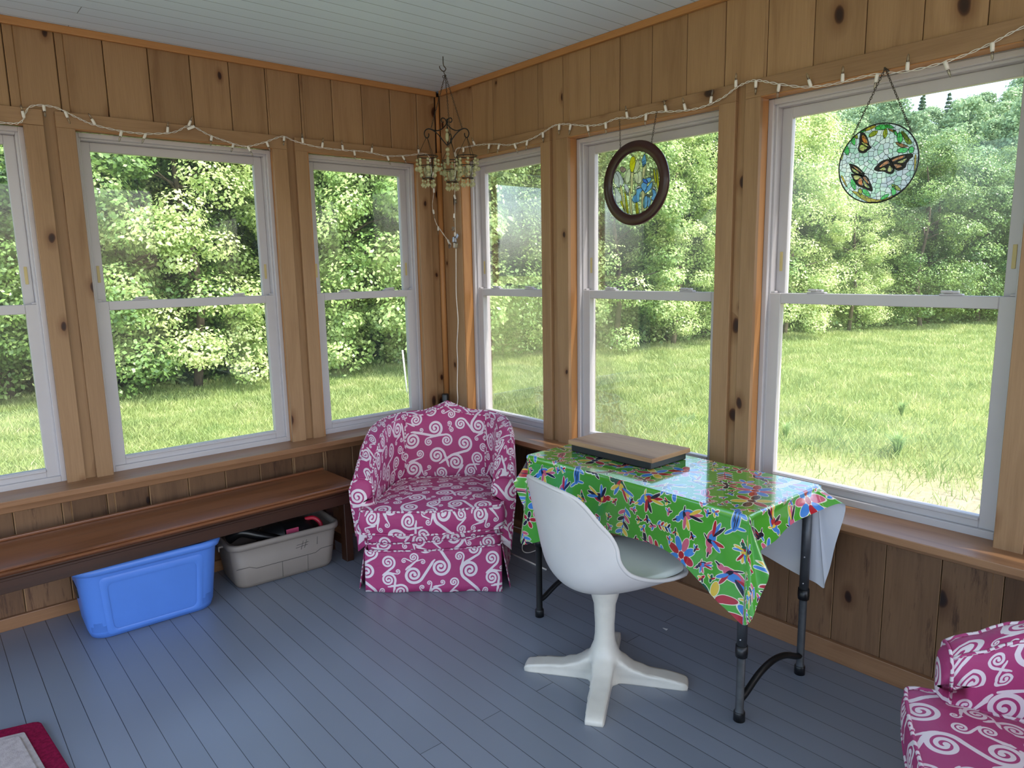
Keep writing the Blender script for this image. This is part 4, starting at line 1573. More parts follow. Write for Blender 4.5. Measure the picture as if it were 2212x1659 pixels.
def smooth_poly(p, n=4):
    return [(q.x, q.y) for q in spline([(x, y, 0) for x, y in p], n, True)]

# design sheet of the iris roundel, in units read off its face
fA = basis((680, 1005), (332, -45), (40, -447))
IRIS = [('white', [(390, 960), (395, 890), (430, 835), (470, 840), (500, 900), (520, 960), (520, 1010), (480, 1060), (430, 1060), (395, 1010)]),
 ('white', [(385, 1080), (420, 1070), (450, 1130), (480, 1190), (470, 1240), (430, 1290), (390, 1270), (385, 1180)]),
 ('pale_yellow', [(540, 900), (580, 830), (625, 800), (632, 860), (610, 960), (580, 1005), (545, 990)]),
 ('mauve', [(490, 800), (510, 765), (555, 785), (575, 815), (540, 850), (500, 840)]),
 ('yellow', [(628, 740), (650, 660), (685, 625), (710, 660), (705, 740), (665, 845), (635, 830)]),
 ('pale_yellow', [(712, 730), (740, 670), (760, 700), (755, 780), (710, 850), (672, 855), (692, 790)]),
 ('pale_yellow', [(675, 880), (720, 860), (770, 830), (780, 900), (770, 980), (730, 1010), (690, 980)]),
 ('stem', [(640, 850), (675, 860), (665, 900), (635, 1130), (610, 1130), (632, 900)]),
 ('stem', [(585, 1120), (612, 1110), (610, 1440), (585, 1440)]), ('stem', [(465, 1070), (495, 1060), (520, 1400), (500, 1390)]),
 ('white', [(530, 1060), (545, 1010), (580, 1050), (600, 1110), (565, 1140)]),
 ('olive', [(525, 1130), (550, 1200), (560, 1430), (530, 1415)]), ('olive', [(455, 1280), (480, 1260), (510, 1395), (485, 1360)]),
 ('olive', [(665, 1290), (695, 1280), (700, 1435), (665, 1445)]), ('olive', [(940, 830), (955, 810), (970, 1000), (945, 960)]), ('olive', [(978, 840), (992, 810), (1000, 1010), (975, 1080)]),
 ('stem', [(765, 1130), (800, 1140), (775, 1400), (742, 1415)]), ('blue', [(800, 690), (830, 625), (850, 605), (858, 690), (850, 740), (810, 780)]), ('stem', [(805, 780), (855, 745), (820, 900), (795, 930)]),
 ('deep_blue', [(795, 940), (850, 960), (850, 1010), (800, 990)]), ('blue', [(840, 940), (880, 925), (908, 940), (880, 990), (850, 985)]),
 ('blue', [(770, 1020), (800, 990), (845, 1020), (835, 1080), (800, 1125), (768, 1070)]), ('blue', [(850, 1050), (915, 985), (900, 1070), (820, 1140), (805, 1130)]),
 ('blue', [(700, 1090), (750, 1065), (775, 1100), (740, 1150), (720, 1250), (670, 1285), (628, 1245), (650, 1190), (690, 1150)]),
 ('blue', [(905, 1090), (940, 1090), (960, 1160), (950, 1230), (915, 1250), (880, 1210), (910, 1170)]),
 ('blue', [(785, 1220), (820, 1175), (840, 1200), (830, 1300), (795, 1355), (768, 1330)]), ('blue', [(850, 1190), (880, 1240), (870, 1280), (840, 1340), (830, 1290)]),
 ('white', [(705, 1060), (740, 1040), (760, 1065), (710, 1085)]), ('white', [(915, 1060), (945, 1055), (955, 1100), (920, 1085)])]
IRIS_LINES = [[(430, 845), (470, 940), (455, 1060)], [(600, 830), (560, 920), (560, 990)], [(735, 860), (740, 920), (725, 1000)], [(510, 930), (545, 860), (570, 820)], [(530, 960), (540, 920)],
 [(800, 720), (852, 690)], [(815, 750), (850, 715)], [(540, 1200), (548, 1420)], [(680, 1290), (684, 1440)], [(420, 1080), (395, 1180)], [(680, 1030), (668, 1280)], [(680, 1030), (695, 1270)], [(375, 1080), (360, 970)], [(860, 1000), (835, 1080)], [(672, 625), (662, 570)]]

def roundel(name, label, cat, centre, R, rot):
    root = empty(name, centre, rot)
    tag(root, label, cat)
    return root

# local frame: X points away from the room, Y along the wall to the right as seen (world -y), Z up
def artmesh(parent, name, f, polys, lines, Rin, d0, lead_r=.0011, pal=None):
    mb = MB()
    ld = MB()
    for k, (c, p) in enumerate(polys):
        q = [f(x) for x in p]
        q = smooth_poly(q, 3)
        q2 = []
        for (u, v) in q:
            h = math.hypot(u, v)
            if h > .985: u, v = u / h * .985, v / h * .985
            q2.append((u * Rin, v * Rin))
        i = mb.add([(d0 - .00012 * k, -u, v) for u, v in q2])
        mb.face([i + j for j in range(len(q2))], None, artkeys.index(c))
        ld.tube([(d0 - .00012 * k - .0004, -u, v) for u, v in q2], lead_r, 4, closed=True)
    for k, p in enumerate(lines):
        q = [f(x) for x in p]
        ld.tube(spline([(d0 - .0045, -u * Rin, v * Rin) for u, v in q], 4), lead_r, 4)
    a = mb.build(name, [(pal or ART)[k] for k in artkeys], parent, fixn=False)
    ld.build('lead_lines', LEAD, a)
    return a

rd = roundel('glass_roundel', 'round stained-glass tulips and blue iris in a dark wooden ring, hanging in window', 'stained glass', (-.036, -1.526, 1.856), .178, 0)
mb = MB()
prof_r = [(.134, -.004), (.134, .008), (.140, .012), (.172, .012), (.178, .008), (.180, 0), (.178, -.006), (.168, -.010), (.145, -.010), (.138, -.008)]
rows = [[(-d, r * math.sin(2 * PI * j / 64), r * math.cos(2 * PI * j / 64)) for r, d in prof_r] for j in range(65)]
mb.grid(rows, uvf=lambda a, b: (b * .012, a * .015), closed=True)
mb.build('wooden_ring', DARKFRAME, rd, weld=True)
mb = MB()
mb.lathe([(.0005, -.0012), (.135, -.0012), (.135, .0012), (.0005, .0012)], 48)
gp = mb.build('clear_disc', GLASS, rd)
gp.rotation_euler = (0, PI / 2, 0)
artmesh(rd, 'glass_picture', fA, IRIS, IRIS_LINES, .134, -.003)
for y0, z0, y1, z1 in ((.085, .155, .103, .281), (-.085, .155, -.100, .282)):
    mb = MB()
    chain(mb, (-.002, y0, z0), (.012, y1, z1), .010, .0010)
    mb.ball((0, y0, z0 - .003), .004, 8, 6)
    mb.build('chain', CHAINM, rd)

bf = roundel('butterfly_disc', 'round glass disc painted with three orange butterflies and green leaves, hanging in the window', 'stained glass', (-.034, -2.541, 1.819), .126, 0)
RB = .126
fB = basis((587, 1148), (428, -55), (105, -441))
def leafp(cx_, cy_, a, b, ang):
    t = math.radians(ang)
    pts_ = [(-1, 0), (-.5, .75), (.15, .9), (.7, .5), (1, 0), (.7, -.5), (.15, -.9), (-.5, -.75)]
    return [(cx_ + a * x * math.cos(t) - b * y * math.sin(t), cy_ + a * x * math.sin(t) + b * y * math.cos(t)) for x, y in pts_]
BUT = [('amber', [(262, 1470), (330, 1480), (440, 1535), (560, 1550), (690, 1500), (800, 1440), (830, 1430), (750, 1510), (640, 1575), (500, 1592), (380, 1570)]),
 ('amber', [(500, 752), (620, 716), (645, 745), (530, 790)]), ('olive', [(905, 810), (960, 870), (985, 930), (930, 930)]), ('brown', [(820, 920), (880, 930), (940, 965), (860, 970)]), ('brown', [(770, 770), (850, 790), (810, 805)]),
 ('olive', [(195, 1100), (225, 1030), (245, 1040), (215, 1110)]), ('amber', [(170, 1300), (190, 1300), (220, 1420), (195, 1390)]), ('amber', [(985, 1070), (1002, 1070), (960, 1260), (950, 1240)]),
 ('green', leafp(480, 780, 62, 26, -5)), ('olive', leafp(415, 835, 40, 24, 60)), ('green', leafp(380, 885, 62, 28, 85)), ('green', leafp(282, 985, 74, 38, 80)), ('olive', leafp(610, 820, 60, 26, 150)),
 ('green', leafp(710, 750, 74, 32, -10)), ('green', leafp(790, 745, 50, 22, 20)), ('olive', leafp(735, 820, 60, 24, 110)), ('green', leafp(875, 870, 66, 32, 100)), ('green', leafp(840, 815, 40, 18, 70)), ('olive', leafp(930, 850, 60, 24, 65)),
 ('green', leafp(880, 1005, 62, 30, -10)), ('green', leafp(968, 1000, 40, 28, -60)), ('green', leafp(295, 1390, 66, 30, 85)), ('green', leafp(418, 1480, 52, 32, 50)), ('olive', leafp(355, 1470, 42, 22, 100)),
 ('green', leafp(712, 1455, 66, 26, 100)), ('olive', leafp(745, 1410, 52, 26, 35)), ('green', leafp(608, 1520, 62, 20, -35)),
 ('orange', [(478, 850), (505, 826), (528, 870), (534, 925), (490, 912)]), ('gold', [(468, 905), (520, 930), (530, 960), (478, 930)]), ('gold', [(430, 990), (450, 940), (495, 950), (520, 980), (470, 1012)]),
 ('orange', [(605, 1185), (655, 1142), (708, 1116), (722, 1140), (680, 1165), (625, 1190)]), ('gold', [(600, 1215), (660, 1190), (672, 1215), (640, 1226)]), ('gold', [(684, 1225), (715, 1170), (742, 1205), (708, 1246)]),
 ('orange', [(752, 1108), (850, 1066), (900, 1062), (860, 1092), (800, 1112), (762, 1128)]), ('gold', [(800, 1136), (870, 1102), (905, 1090), (860, 1140)]), ('orange', [(762, 1158), (800, 1156), (840, 1166), (836, 1184), (785, 1200)]),
 ('orange', [(322, 1175), (368, 1200), (414, 1258), (350, 1215)]), ('gold', [(308, 1200), (360, 1230), (378, 1268), (320, 1240)]), ('gold', [(308, 1290), (392, 1292), (365, 1330), (320, 1336)]), ('orange', [(345, 1352), (396, 1312), (396, 1395), (362, 1395)]),
 ('orange', [(412, 1308), (440, 1302), (468, 1370), (440, 1365)]), ('gold', [(408, 1335), (434, 1375), (462, 1425), (412, 1405)])]
CELLW = {}
_ci = 0
for c, p in BUT:
    if c in ('orange', 'gold'):
        CELLW[id(p)] = [0, 0, 0, 1, 1, 1, 2, 2, 2, 3, 3, 4, 4, 4, 4][_ci]
        _ci += 1
WINGS = [[(480, 800), (515, 808), (540, 860), (548, 940), (562, 972), (520, 1002), (480, 1032), (430, 1030), (410, 990), (438, 920), (450, 860)],
 [(542, 1212), (590, 1160), (640, 1120), (715, 1098), (745, 1140), (762, 1205), (735, 1255), (690, 1264), (640, 1238), (580, 1238)],
 [(735, 1100), (790, 1070), (880, 1046), (962, 1038), (968, 1072), (930, 1102), (890, 1152), (870, 1192), (800, 1224), (758, 1204)],
 [(288, 1153), (330, 1158), (380, 1188), (432, 1258), (415, 1290), (370, 1292), (300, 1252), (292, 1200)],
 [(283, 1268), (330, 1270), (410, 1280), (452, 1288), (482, 1370), (492, 1440), (470, 1464), (400, 1432), (330, 1402), (298, 1330)]]
m, n, l = newmat('scale_pattern_glass')
tc = nd(n, 'ShaderNodeTexCoord')
vo = nd(n, 'ShaderNodeTexVoronoi', i_Scale=66.0)
vo.feature = 'DISTANCE_TO_EDGE'
v2 = nd(n, 'ShaderNodeTexVoronoi', i_Scale=66.0)
sxy = nd(n, 'ShaderNodeSeparateXYZ')
cxy_ = nd(n, 'ShaderNodeCombineXYZ')
l.new(tc.outputs['Object'], sxy.inputs[0])
l.new(sxy.outputs[1], cxy_.inputs[0])
l.new(sxy.outputs[2], cxy_.inputs[1])
for q_ in (vo, v2):
    q_.voronoi_dimensions = '2D'
    q_.inputs['Randomness'].default_value = .75
    l.new(cxy_.outputs[0], q_.inputs['Vector'])
sepc = nd(n, 'ShaderNodeSeparateColor')
l.new(v2.outputs['Color'], sepc.inputs[0])
cr_ = ramp(n, [(.0, lin((236, 238, 244))), (.5, lin((214, 226, 236))), (.75, lin((200, 230, 216))), (1.0, lin((184, 222, 204)))])
l.new(sepc.outputs[0], cr_.inputs[0])
edge_ = mth(n, l, 'LESS_THAN', vo.outputs['Distance'], .045)
tr_ = nd(n, 'ShaderNodeBsdfTranslucent')
tp_ = nd(n, 'ShaderNodeBsdfTransparent')
bk_ = nd(n, 'ShaderNodeBsdfDiffuse')
bk_.inputs[0].default_value = (.02, .02, .02, 1)
l.new(cr_.outputs[0], tr_.inputs[0])
l.new(cr_.outputs[0], tp_.inputs[0])
mx = nd(n, 'ShaderNodeMixShader')
mx.inputs[0].default_value = .3
l.new(tr_.outputs[0], mx.inputs[1])
l.new(tp_.outputs[0], mx.inputs[2])
mx2 = nd(n, 'ShaderNodeMixShader')
l.new(edge_, mx2.inputs[0])
l.new(mx.outputs[0], mx2.inputs[1])
l.new(bk_.outputs[0], mx2.inputs[2])
oo = nd(n, 'ShaderNodeOutputMaterial')
l.new(mx2.outputs[0], oo.inputs[0])
SCALEG = m
mb = MB()
i = mb.add([(0, RB * math.sin(2 * PI * k / 64), RB * math.cos(2 * PI * k / 64)) for k in range(64)] + [(.003, RB * math.sin(2 * PI * k / 64), RB * math.cos(2 * PI * k / 64)) for k in range(64)])
mb.face([i + k for k in range(64)])
mb.build('scale_disc', SCALEG, bf)
mb = MB()
mb.tube([(0, RB * math.sin(2 * PI * k / 64), RB * math.cos(2 * PI * k / 64)) for k in range(64)], .0022, 6, closed=True)
mb.build('disc_edge', LEAD, bf)
from mathutils.geometry import tessellate_polygon
mb = MB()
for k, w in enumerate(WINGS):
    q = smooth_poly([fB(p) for p in w], 3)
    wc = (sum(p[0] for p in w) / len(w), sum(p[1] for p in w) / len(w))
    x0, x1, y0, y1 = min(p[0] for p in w), max(p[0] for p in w), min(p[1] for p in w), max(p[1] for p in w)
    loops = [[Vector((u, v, 0)) for u, v in q]]
    for c, p in BUT:
        pc = (sum(t[0] for t in p) / len(p), sum(t[1] for t in p) / len(p))
        if c in ('orange', 'gold') and CELLW[id(p)] == k:
            loops.append([Vector((u, v, 0)) for u, v in smooth_poly([fB((pc[0] + (t[0] - pc[0]) * .94, pc[1] + (t[1] - pc[1]) * .94)) for t in p], 3)])
    tri = tessellate_polygon(loops)
    flat = [v for lp in loops for v in lp]
    i = mb.add([(-.0030, -v.x * RB, v.y * RB) for v in flat])
    for t in tri:
        mb.face([i + j for j in t])
for a_, b_ in (((545, 975), (480, 1000)), ((728, 1085), (752, 1195)), ((428, 1258), (400, 1300))):
    ua, va = fB(a_)
    ub, vb = fB(b_)
    mb.tube([(-.004, -ua * RB, va * RB), (-.004, -ub * RB, vb * RB)], .002, 6)
for pl in ([(560, 965), (600, 925)], [(560, 970), (595, 1000)], [(728, 1085), (690, 1045)], [(735, 1085), (775, 1045)], [(430, 1255), (475, 1280)], [(430, 1250), (460, 1215)]):
    mb.tube([(-.003, -fB(p)[0] * RB, fB(p)[1] * RB) for p in pl], .0006, 4)
mb.build('butterfly_wings', LEAD, bf, fixn=False)
artmesh(bf, 'painted_glass', fB, BUT, [], RB, -.0036, .0007, PAINT)
for y0, z0 in ((.086, .098), (-.098, .088)):
    mb = MB()
    chain(mb, (0, y0, z0), (.018, .001, .300), .010, .0010)
    mb.build('chain', CHAINM, bf)
mb = MB()
mb.tube([(.012, .001, .300), (.045, .001, .296)], .003, 8)
mb.build('nail', CHAINM, bf)

# ------------------------------------------------------------------ rug, paper scrap, rod on the floor
rug = empty('rug', (-2.62, -1.25, 0))
tag(rug, 'crimson-bordered beige rug corner at the lower left edge', 'rug')
def quad(c, ex, ey, a, b, r):
    """corner c, going a along ex and b along ey, rounded at the corner"""
    c, ex, ey = Vector(c), Vector(ex).normalized(), Vector(ey).normalized()
    P = [c + ex * r, c + ex * (r * .3) + ey * (r * .3), c + ey * r, c + ey * b, c + ey * b + ex * a, c + ex * a]
    return [(p.x + 2.62, p.y + 1.25) for p in P]
EX, EY = (-.96, .28), (.095, -.995)
def pile(name, poly, z0, z1, mat, dens):
    mb = MB()
    mb.prism(poly, 'xy', z0, z1)
    return mb.build(name, mat, rug, .004, 2)
pile('crimson_border', quad((-2.335, -.855), EX, EY, .9, 1.4, .02), .001, .013, RUGRED, 0)
pile('beige_band', quad((-2.384, -.900), EX, EY, .82, 1.3, .006), .013, .017, RUGBEIGE, 0)
pile('beige_field', quad((-2.400, -.921), EX, EY, .79, 1.26, .008), .017, .022, RUGBEIGE, 0)
mb = MB()
i = mb.add([(-.006, -.010, .002), (.007, -.008, .003), (.005, .010, .001), (-.007, .009, .006)])
mb.face([i, i + 1, i + 2, i + 3])
o = tag(mb.build('paper_scrap', PAPER, None, solid=.0008), 'tiny scrap of white paper on the floor under the table', 'paper scrap')
o.location = (-.27, -1.9, 0)
mb = MB()
mb.tube([(-.223, -.80, .004), (-.228, -1.135, .004)], .004, 8)
tag(mb.build('curtain_rod', WHITECORD), 'thin white rod lying on the floor between armchair and table', 'rod')

# ------------------------------------------------------------------ outdoors
GZ = -1.2
def leafmat(name, cols, trans=.35, rough=.45):
    m, n, l = newmat(name)
    tc = nd(n, 'ShaderNodeTexCoord')
    nz = nd(n, 'ShaderNodeTexNoise', i_Scale=1.1, i_Detail=4.0, i_Roughness=.75)
    l.new(tc.outputs['Object'], nz.inputs['Vector'])
    oi = nd(n, 'ShaderNodeObjectInfo')
    ad = mth(n, l, 'ADD', nz.outputs['Fac'], mth(n, l, 'MULTIPLY', mth(n, l, 'SUBTRACT', oi.outputs['Random'], .5), .28))
    r = ramp(n, [(.30, lin(cols[0])), (.5, lin(cols[1])), (.70, lin(cols[2]))])
    l.new(ad, r.inputs[0])
    b = nd(n, 'ShaderNodeBsdfPrincipled')
    b.inputs['Roughness'].default_value = rough
    b.inputs['Specular IOR Level'].default_value = .45
    l.new(r.outputs[0], b.inputs['Base Color'])
    t = nd(n, 'ShaderNodeBsdfTranslucent')
    hs = nd(n, 'ShaderNodeHueSaturation', i_Hue=.48, i_Saturation=.95, i_Value=1.35)
    l.new(r.outputs[0], hs.inputs['Color'])
    l.new(hs.outputs[0], t.inputs[0])
    mx = nd(n, 'ShaderNodeMixShader')
    mx.inputs[0].default_value = trans
    l.new(b.outputs[0], mx.inputs[1])
    l.new(t.outputs[0], mx.inputs[2])
    o = nd(n, 'ShaderNodeOutputMaterial')
    l.new(mx.outputs[0], o.inputs[0])
    return m
LEAF_A = leafmat('maple_leaves', ((66, 98, 48), (128, 160, 88), (196, 214, 146)), .24, .32)
LEAF_B = leafmat('birch_leaves', ((78, 110, 54), (144, 172, 96), (206, 218, 154)), .24, .32)
LEAF_C = leafmat('hazy_hill_leaves', ((108, 138, 98), (136, 166, 118), (168, 192, 144)), .3, .6)  # distance haze mixed into these greens
LEAF_D = leafmat('conifer_needles', ((92, 120, 90), (110, 138, 102), (130, 156, 116)), .2, .6)
GRASSM = leafmat('grass_blades', ((122, 146, 82), (154, 170, 104), (184, 188, 136)), .3, .5)
WEEDM = leafmat('weed_leaves', ((108, 140, 84), (134, 164, 100), (166, 190, 124)), .35, .5)
BARK = plain('grey_bark', (92, 82, 70), .9, .2, 0, .35, 6)
m, n, l = newmat('meadow_soil')
tc = nd(n, 'ShaderNodeTexCoord')
n1 = nd(n, 'ShaderNodeTexNoise', i_Scale=.9, i_Detail=8.0, i_Roughness=.75)
n2 = nd(n, 'ShaderNodeTexNoise', i_Scale=14.0, i_Detail=6.0, i_Roughness=.8)
l.new(tc.outputs['Object'], n1.inputs['Vector'])
l.new(tc.outputs['Object'], n2.inputs['Vector'])
r1 = ramp(n, [(.32, lin((116, 136, 78))), (.5, lin((146, 160, 98))), (.68, lin((172, 172, 122)))])
l.new(n1.outputs['Fac'], r1.inputs[0])
r2 = ramp(n, [(.3, (.62, .62, .55, 1)), (.65, (1.15, 1.12, 1.0, 1))])
l.new(n2.outputs['Fac'], r2.inputs[0])
col = mixc(n, l, 'MULTIPLY', 1.0, r1.outputs[0], r2.outputs[0])
sx = nd(n, 'ShaderNodeSeparateXYZ')
l.new(tc.outputs['Object'], sx.inputs[0])
# bare gravelly strip close to the house wall on the right
nb = mth(n, l, 'ADD', sx.outputs[0], mth(n, l, 'MULTIPLY', n1.outputs['Fac'], 2.6))
bare = ramp(n, [(.0, (1, 1, 1, 1)), (1.0, (0, 0, 0, 1))])
l.new(mth(n, l, 'DIVIDE', mth(n, l, 'SUBTRACT', nb, 7.7), 2.0), bare.inputs[0])
yl = ramp(n, [(.0, (1, 1, 1, 1)), (1.0, (0, 0, 0, 1))])
l.new(mth(n, l, 'DIVIDE', mth(n, l, 'ADD', sx.outputs[1], 1.0), 4.0), yl.inputs[0])
r3 = ramp(n, [(.3, lin((132, 120, 100))), (.7, lin((176, 164, 144)))])
l.new(n2.outputs['Fac'], r3.inputs[0])
fb = mth(n, l, 'MULTIPLY', bare.outputs[0], yl.outputs[0])
col = mixc(n, l, 'MIX', mth(n, l, 'MULTIPLY', fb, .85), col, r3.outputs[0])
pbsdf(n, l, col, .95, .1, 0, n2.outputs['Fac'], .6, .05)
SOIL = m
mb = MB()
i = mb.add([(-160, -160, GZ), (220, -160, GZ), (220, 220, GZ), (-160, 220, GZ)])
mb.face([i, i + 1, i + 2, i + 3])
st(mb.build('ground', SOIL), 'sunlit meadow ground around the porch', 'ground')

def raw_mesh(name, V, F4, mat, smooth=False):
    me = bpy.data.meshes.new(name)
    nv, nf = len(V), len(F4)
    k = F4.shape[1]
    me.vertices.add(nv)
    me.vertices.foreach_set('co', V.astype(np.float32).ravel())
    me.loops.add(nf * k)
    me.loops.foreach_set('vertex_index', F4.astype(np.int32).ravel())
    me.polygons.add(nf)
    me.polygons.foreach_set('loop_start', np.arange(0, nf * k, k, dtype=np.int32))
    me.update(calc_edges=True)
    me.materials.append(mat)
    return me

def leaves(centres, normals, size):
    """diamond leaves, slightly folded"""
    N = len(centres)
    a = rng.normal(size=(N, 3))
    u = a - normals * (a * normals).sum(1, keepdims=True)
    u /= np.linalg.norm(u, axis=1, keepdims=True) + 1e-9
    w = np.cross(normals, u)
    s = (size * rng.uniform(.65, 1.25, N))[:, None]
    P = np.empty((N, 4, 3))
    P[:, 0] = centres - u * s * .55
    P[:, 1] = centres + w * s * .36 - normals * s * .10
    P[:, 2] = centres + u * s * .62 - normals * s * .12
    P[:, 3] = centres - w * s * .36 - normals * s * .10
    return P.reshape(-1, 3), np.arange(N * 4).reshape(-1, 4)

def crown(H, R, npuff, nleaf, size, base=.1, pr=(.42, .95), flat=.8):
    """broad-leaved crown: sprays of leaves on rounded branch-end puffs"""
    cs, ns = [], []
    for _ in range(npuff):
        t = rng.uniform(0, 1)
        z = base * H + (H - base * H) * t
        prof_ = R * (1 - abs((t - .38) / .66) ** 2.4) ** .55 if abs((t - .38) / .66) < 1 else .1
        a = rng.uniform(0, 2 * PI)
        rr = prof_ * math.sqrt(rng.uniform(.4, 1.0))
        c = np.array([rr * math.cos(a), rr * math.sin(a), z])
        r = rng.uniform(*pr)
        d = rng.normal(size=(nleaf, 3))
        d /= np.linalg.norm(d, axis=1, keepdims=True)
        d[:, 2] = d[:, 2] * .85 + .12
        rad = rng.uniform(.45, 1.05, (nleaf, 1)) ** .5 * (1 + .22 * np.sin(d[:, :1] * 7 + 3 * d[:, 1:2]) * np.cos(d[:, 2:] * 6))
        cs.append(c + d * rad * np.array([r, r, r * flat]))
        nn = d * .9 + np.array([math.cos(a) * .2, math.sin(a) * .2, .45]) + rng.normal(size=(nleaf, 3)) * .45
        ns.append(nn / np.linalg.norm(nn, axis=1, keepdims=True))
    return leaves(np.concatenate(cs), np.concatenate(ns), size)

def conifer(H, R, n, size):
    t = rng.uniform(0, 1, n) ** .8
    tier = np.floor(t * 14) / 14 + rng.uniform(0, .03, n)
    z = .06 * H + tier * .94 * H
    a = rng.uniform(0, 2 * PI, n)
    rr = R * (1 - tier) * rng.uniform(.15, 1, n) ** .6
    c = np.stack([rr * np.cos(a), rr * np.sin(a), z - rr * .25], 1)
    nn = np.stack([np.cos(a) * .4, np.sin(a) * .4, np.ones(n) * .8], 1) + rng.normal(size=(n, 3)) * .25
    return leaves(c, nn / np.linalg.norm(nn, axis=1, keepdims=True), size)

def trunk_mesh(H, r, bend, nb, R):
    mb = MB()
    pts_ = [(bend * math.sin(k * .9) * .3, bend * math.cos(k * 1.3) * .25, H * k / 7) for k in range(8)]
    mb.tube(spline(pts_, 3), [r * (1 - .75 * k / 21) for k in range(22)], 8)
    for k in range(nb):
        z = H * random.uniform(.25, .85)
        a = random.uniform(0, 6.28)
        L_ = R * random.uniform(.5, .9) * (1.1 - z / H * .5)
        mb.tube([(0, 0, z), (L_ * .5 * math.cos(a), L_ * .5 * math.sin(a), z + L_ * .25), (L_ * math.cos(a), L_ * math.sin(a), z + L_ * .38)], [r * .35, r * .22, r * .1], 5)
    o = mb.build('trunk', BARK)
    me = o.data
    bpy.data.objects.remove(o)
    return me
KINDS = []
for (H, R, npf, nl, sz, mat, nm) in ((9.5, 2.6, 105, 440, .105, LEAF_A, 'maple'), (10.5, 2.3, 110, 420, .092, LEAF_B, 'birch'), (8.6, 2.8, 105, 440, .098, LEAF_A, 'round maple'), (9.8, 2.5, 110, 430, .094, LEAF_B, 'tall birch')):
    V_, F_ = crown(H, R, npf, nl, sz, .06)
    KINDS.append((raw_mesh('foliage_' + nm.replace(' ', '_'), V_, F_, mat), trunk_mesh(H * .9, .13, .5, 9, R), nm, H, R))
def make_tree(x, y, kind, scale, rz, label, group, name='tree', squash=1.0):
    fm, tm, nm, H, R = KINDS[kind]
    root = empty(name, (x, y, GZ), rz)
    root.scale = (scale, scale, scale * squash)
    tag(root, label, 'tree', group)
    for nmx, me in (('foliage', fm), ('trunk', tm)):
        o = bpy.data.objects.new(nmx, me)
        COL.objects.link(o)
        o.parent = root
    return root
WIN = [(92, 83, 'left-edge window'), (81, 68, 'wide left-wall window'), (68, 56, 'narrow window left of the corner'), (53, 46, 'narrow window right of the corner'), (43, 32.5, 'window with the iris roundel'), (29.5, 12, 'window with the butterfly disc')]
DIST = [(8, 42), (15, 37), (21, 32), (28, 28.5), (38, 24), (49, 21.5), (62, 19.5), (77, 18.6), (95, 18.8), (110, 20)]
HGT = [(8, 8.2), (14, 7.5), (21, 6.5), (28, 7.7), (34, 7.5), (42, 7.6), (49, 7.6), (58, 8.8), (70, 9.5), (110, 10)]
ORD = ['first', 'second', 'third', 'fourth', 'fifth', 'sixth', 'seventh', 'eighth', 'ninth', 'tenth']
r_ = random.Random(21)
az = 104.0
seen = {}
front = []
while az > 7:
    d = lerp_table(DIST, az) + r_.uniform(-.5, .6)
    x, y = CAM.x + d * math.cos(math.radians(az)), CAM.y + d * math.sin(math.radians(az))
    front.append((az, x, y, d))
    az -= math.degrees(r_.uniform(1.7, 2.3) / d)
for k, (az, x, y, d) in enumerate(front):
    w = next((w for w in WIN if w[0] >= az >= w[1]), None)
    kind = r_.randrange(4)
    h = lerp_table(HGT, az) * r_.uniform(.86, 1.12)
    if w:
        c = seen.get(w[2], 0)
        seen[w[2]] = c + 1
        lab = 'tree at the meadow edge, %s from left through %s' % (ORD[min(c, 9)], w[2])
    else:
        lab = 'leafy green tree at the meadow edge behind a window casing'
    make_tree(x, y, kind, h / KINDS[kind][3] * 1.0, r_.uniform(0, 6.28), lab, 'leafy trees along the meadow edge' if not w else 'trees along the meadow edge')
for row, (dd, hh, step) in enumerate(((2.4, 1.05, 2.4), (5.2, 1.12, 2.6), (8.6, 1.2, 3.0))):
    az = 103.0
    while az > 6:
        d = lerp_table(DIST, az) + dd + r_.uniform(-.6, .8)
        x, y = CAM.x + d * math.cos(math.radians(az)), CAM.y + d * math.sin(math.radians(az))
        kind = r_.randrange(4)
        h = lerp_table(HGT, az) * r_.uniform(.85, 1.1) * hh
        make_tree(x, y, kind, h / KINDS[kind][3], r_.uniform(0, 6.28), ['leafy tree in the row just behind the meadow-edge trees', 'leafy tree deep in the woods behind the second row', 'tree farthest back in the woods below the hill'][row], ['second row of trees', 'third row of trees', 'back row of trees'][row])
        az -= math.degrees(r_.uniform(step * .85, step * 1.2) / d)

# far wooded hill
hv = []
NA, NR = 40, 14
mb = MB()
def hillz(d, az):
    ridge = lerp_table([(5, 29.5), (14, 27.6), (17, 26.6), (22, 27.4), (30, 25.4), (38, 19), (50, 9), (62, 4)], az)
    t = max(0, min(1, (d - 62) / 105))
    return GZ - 2 + (ridge + 1) * (t * t * (3 - 2 * t)) if d < 167 else GZ - 2 + ridge + 1 - (d - 167) * .2
rows = [[(CAM.x + d * math.cos(math.radians(a)), CAM.y + d * math.sin(math.radians(a)), hillz(d, a)) for a in [2 + 62 * k / NA for k in range(NA + 1)]] for d in [60 + 140 * q / NR for q in range(NR + 1)]]
mb.grid(rows)
st(mb.build('hill', plain('hill_undergrowth', (74, 96, 58), .9, .1, 0, .3, .2)), 'wooded hill rising beyond the meadow trees', 'hill')
V_, F_ = crown(7.0, 2.7, 80, 50, .36, .05, (.6, 1.1))
HILLB = raw_mesh('hill_tree', V_, F_, LEAF_C)
V_, F_ = conifer(8.5, 1.9, 2600, .42)
HILLC = raw_mesh('hill_conifer', V_, F_, LEAF_D)
cnt = 0
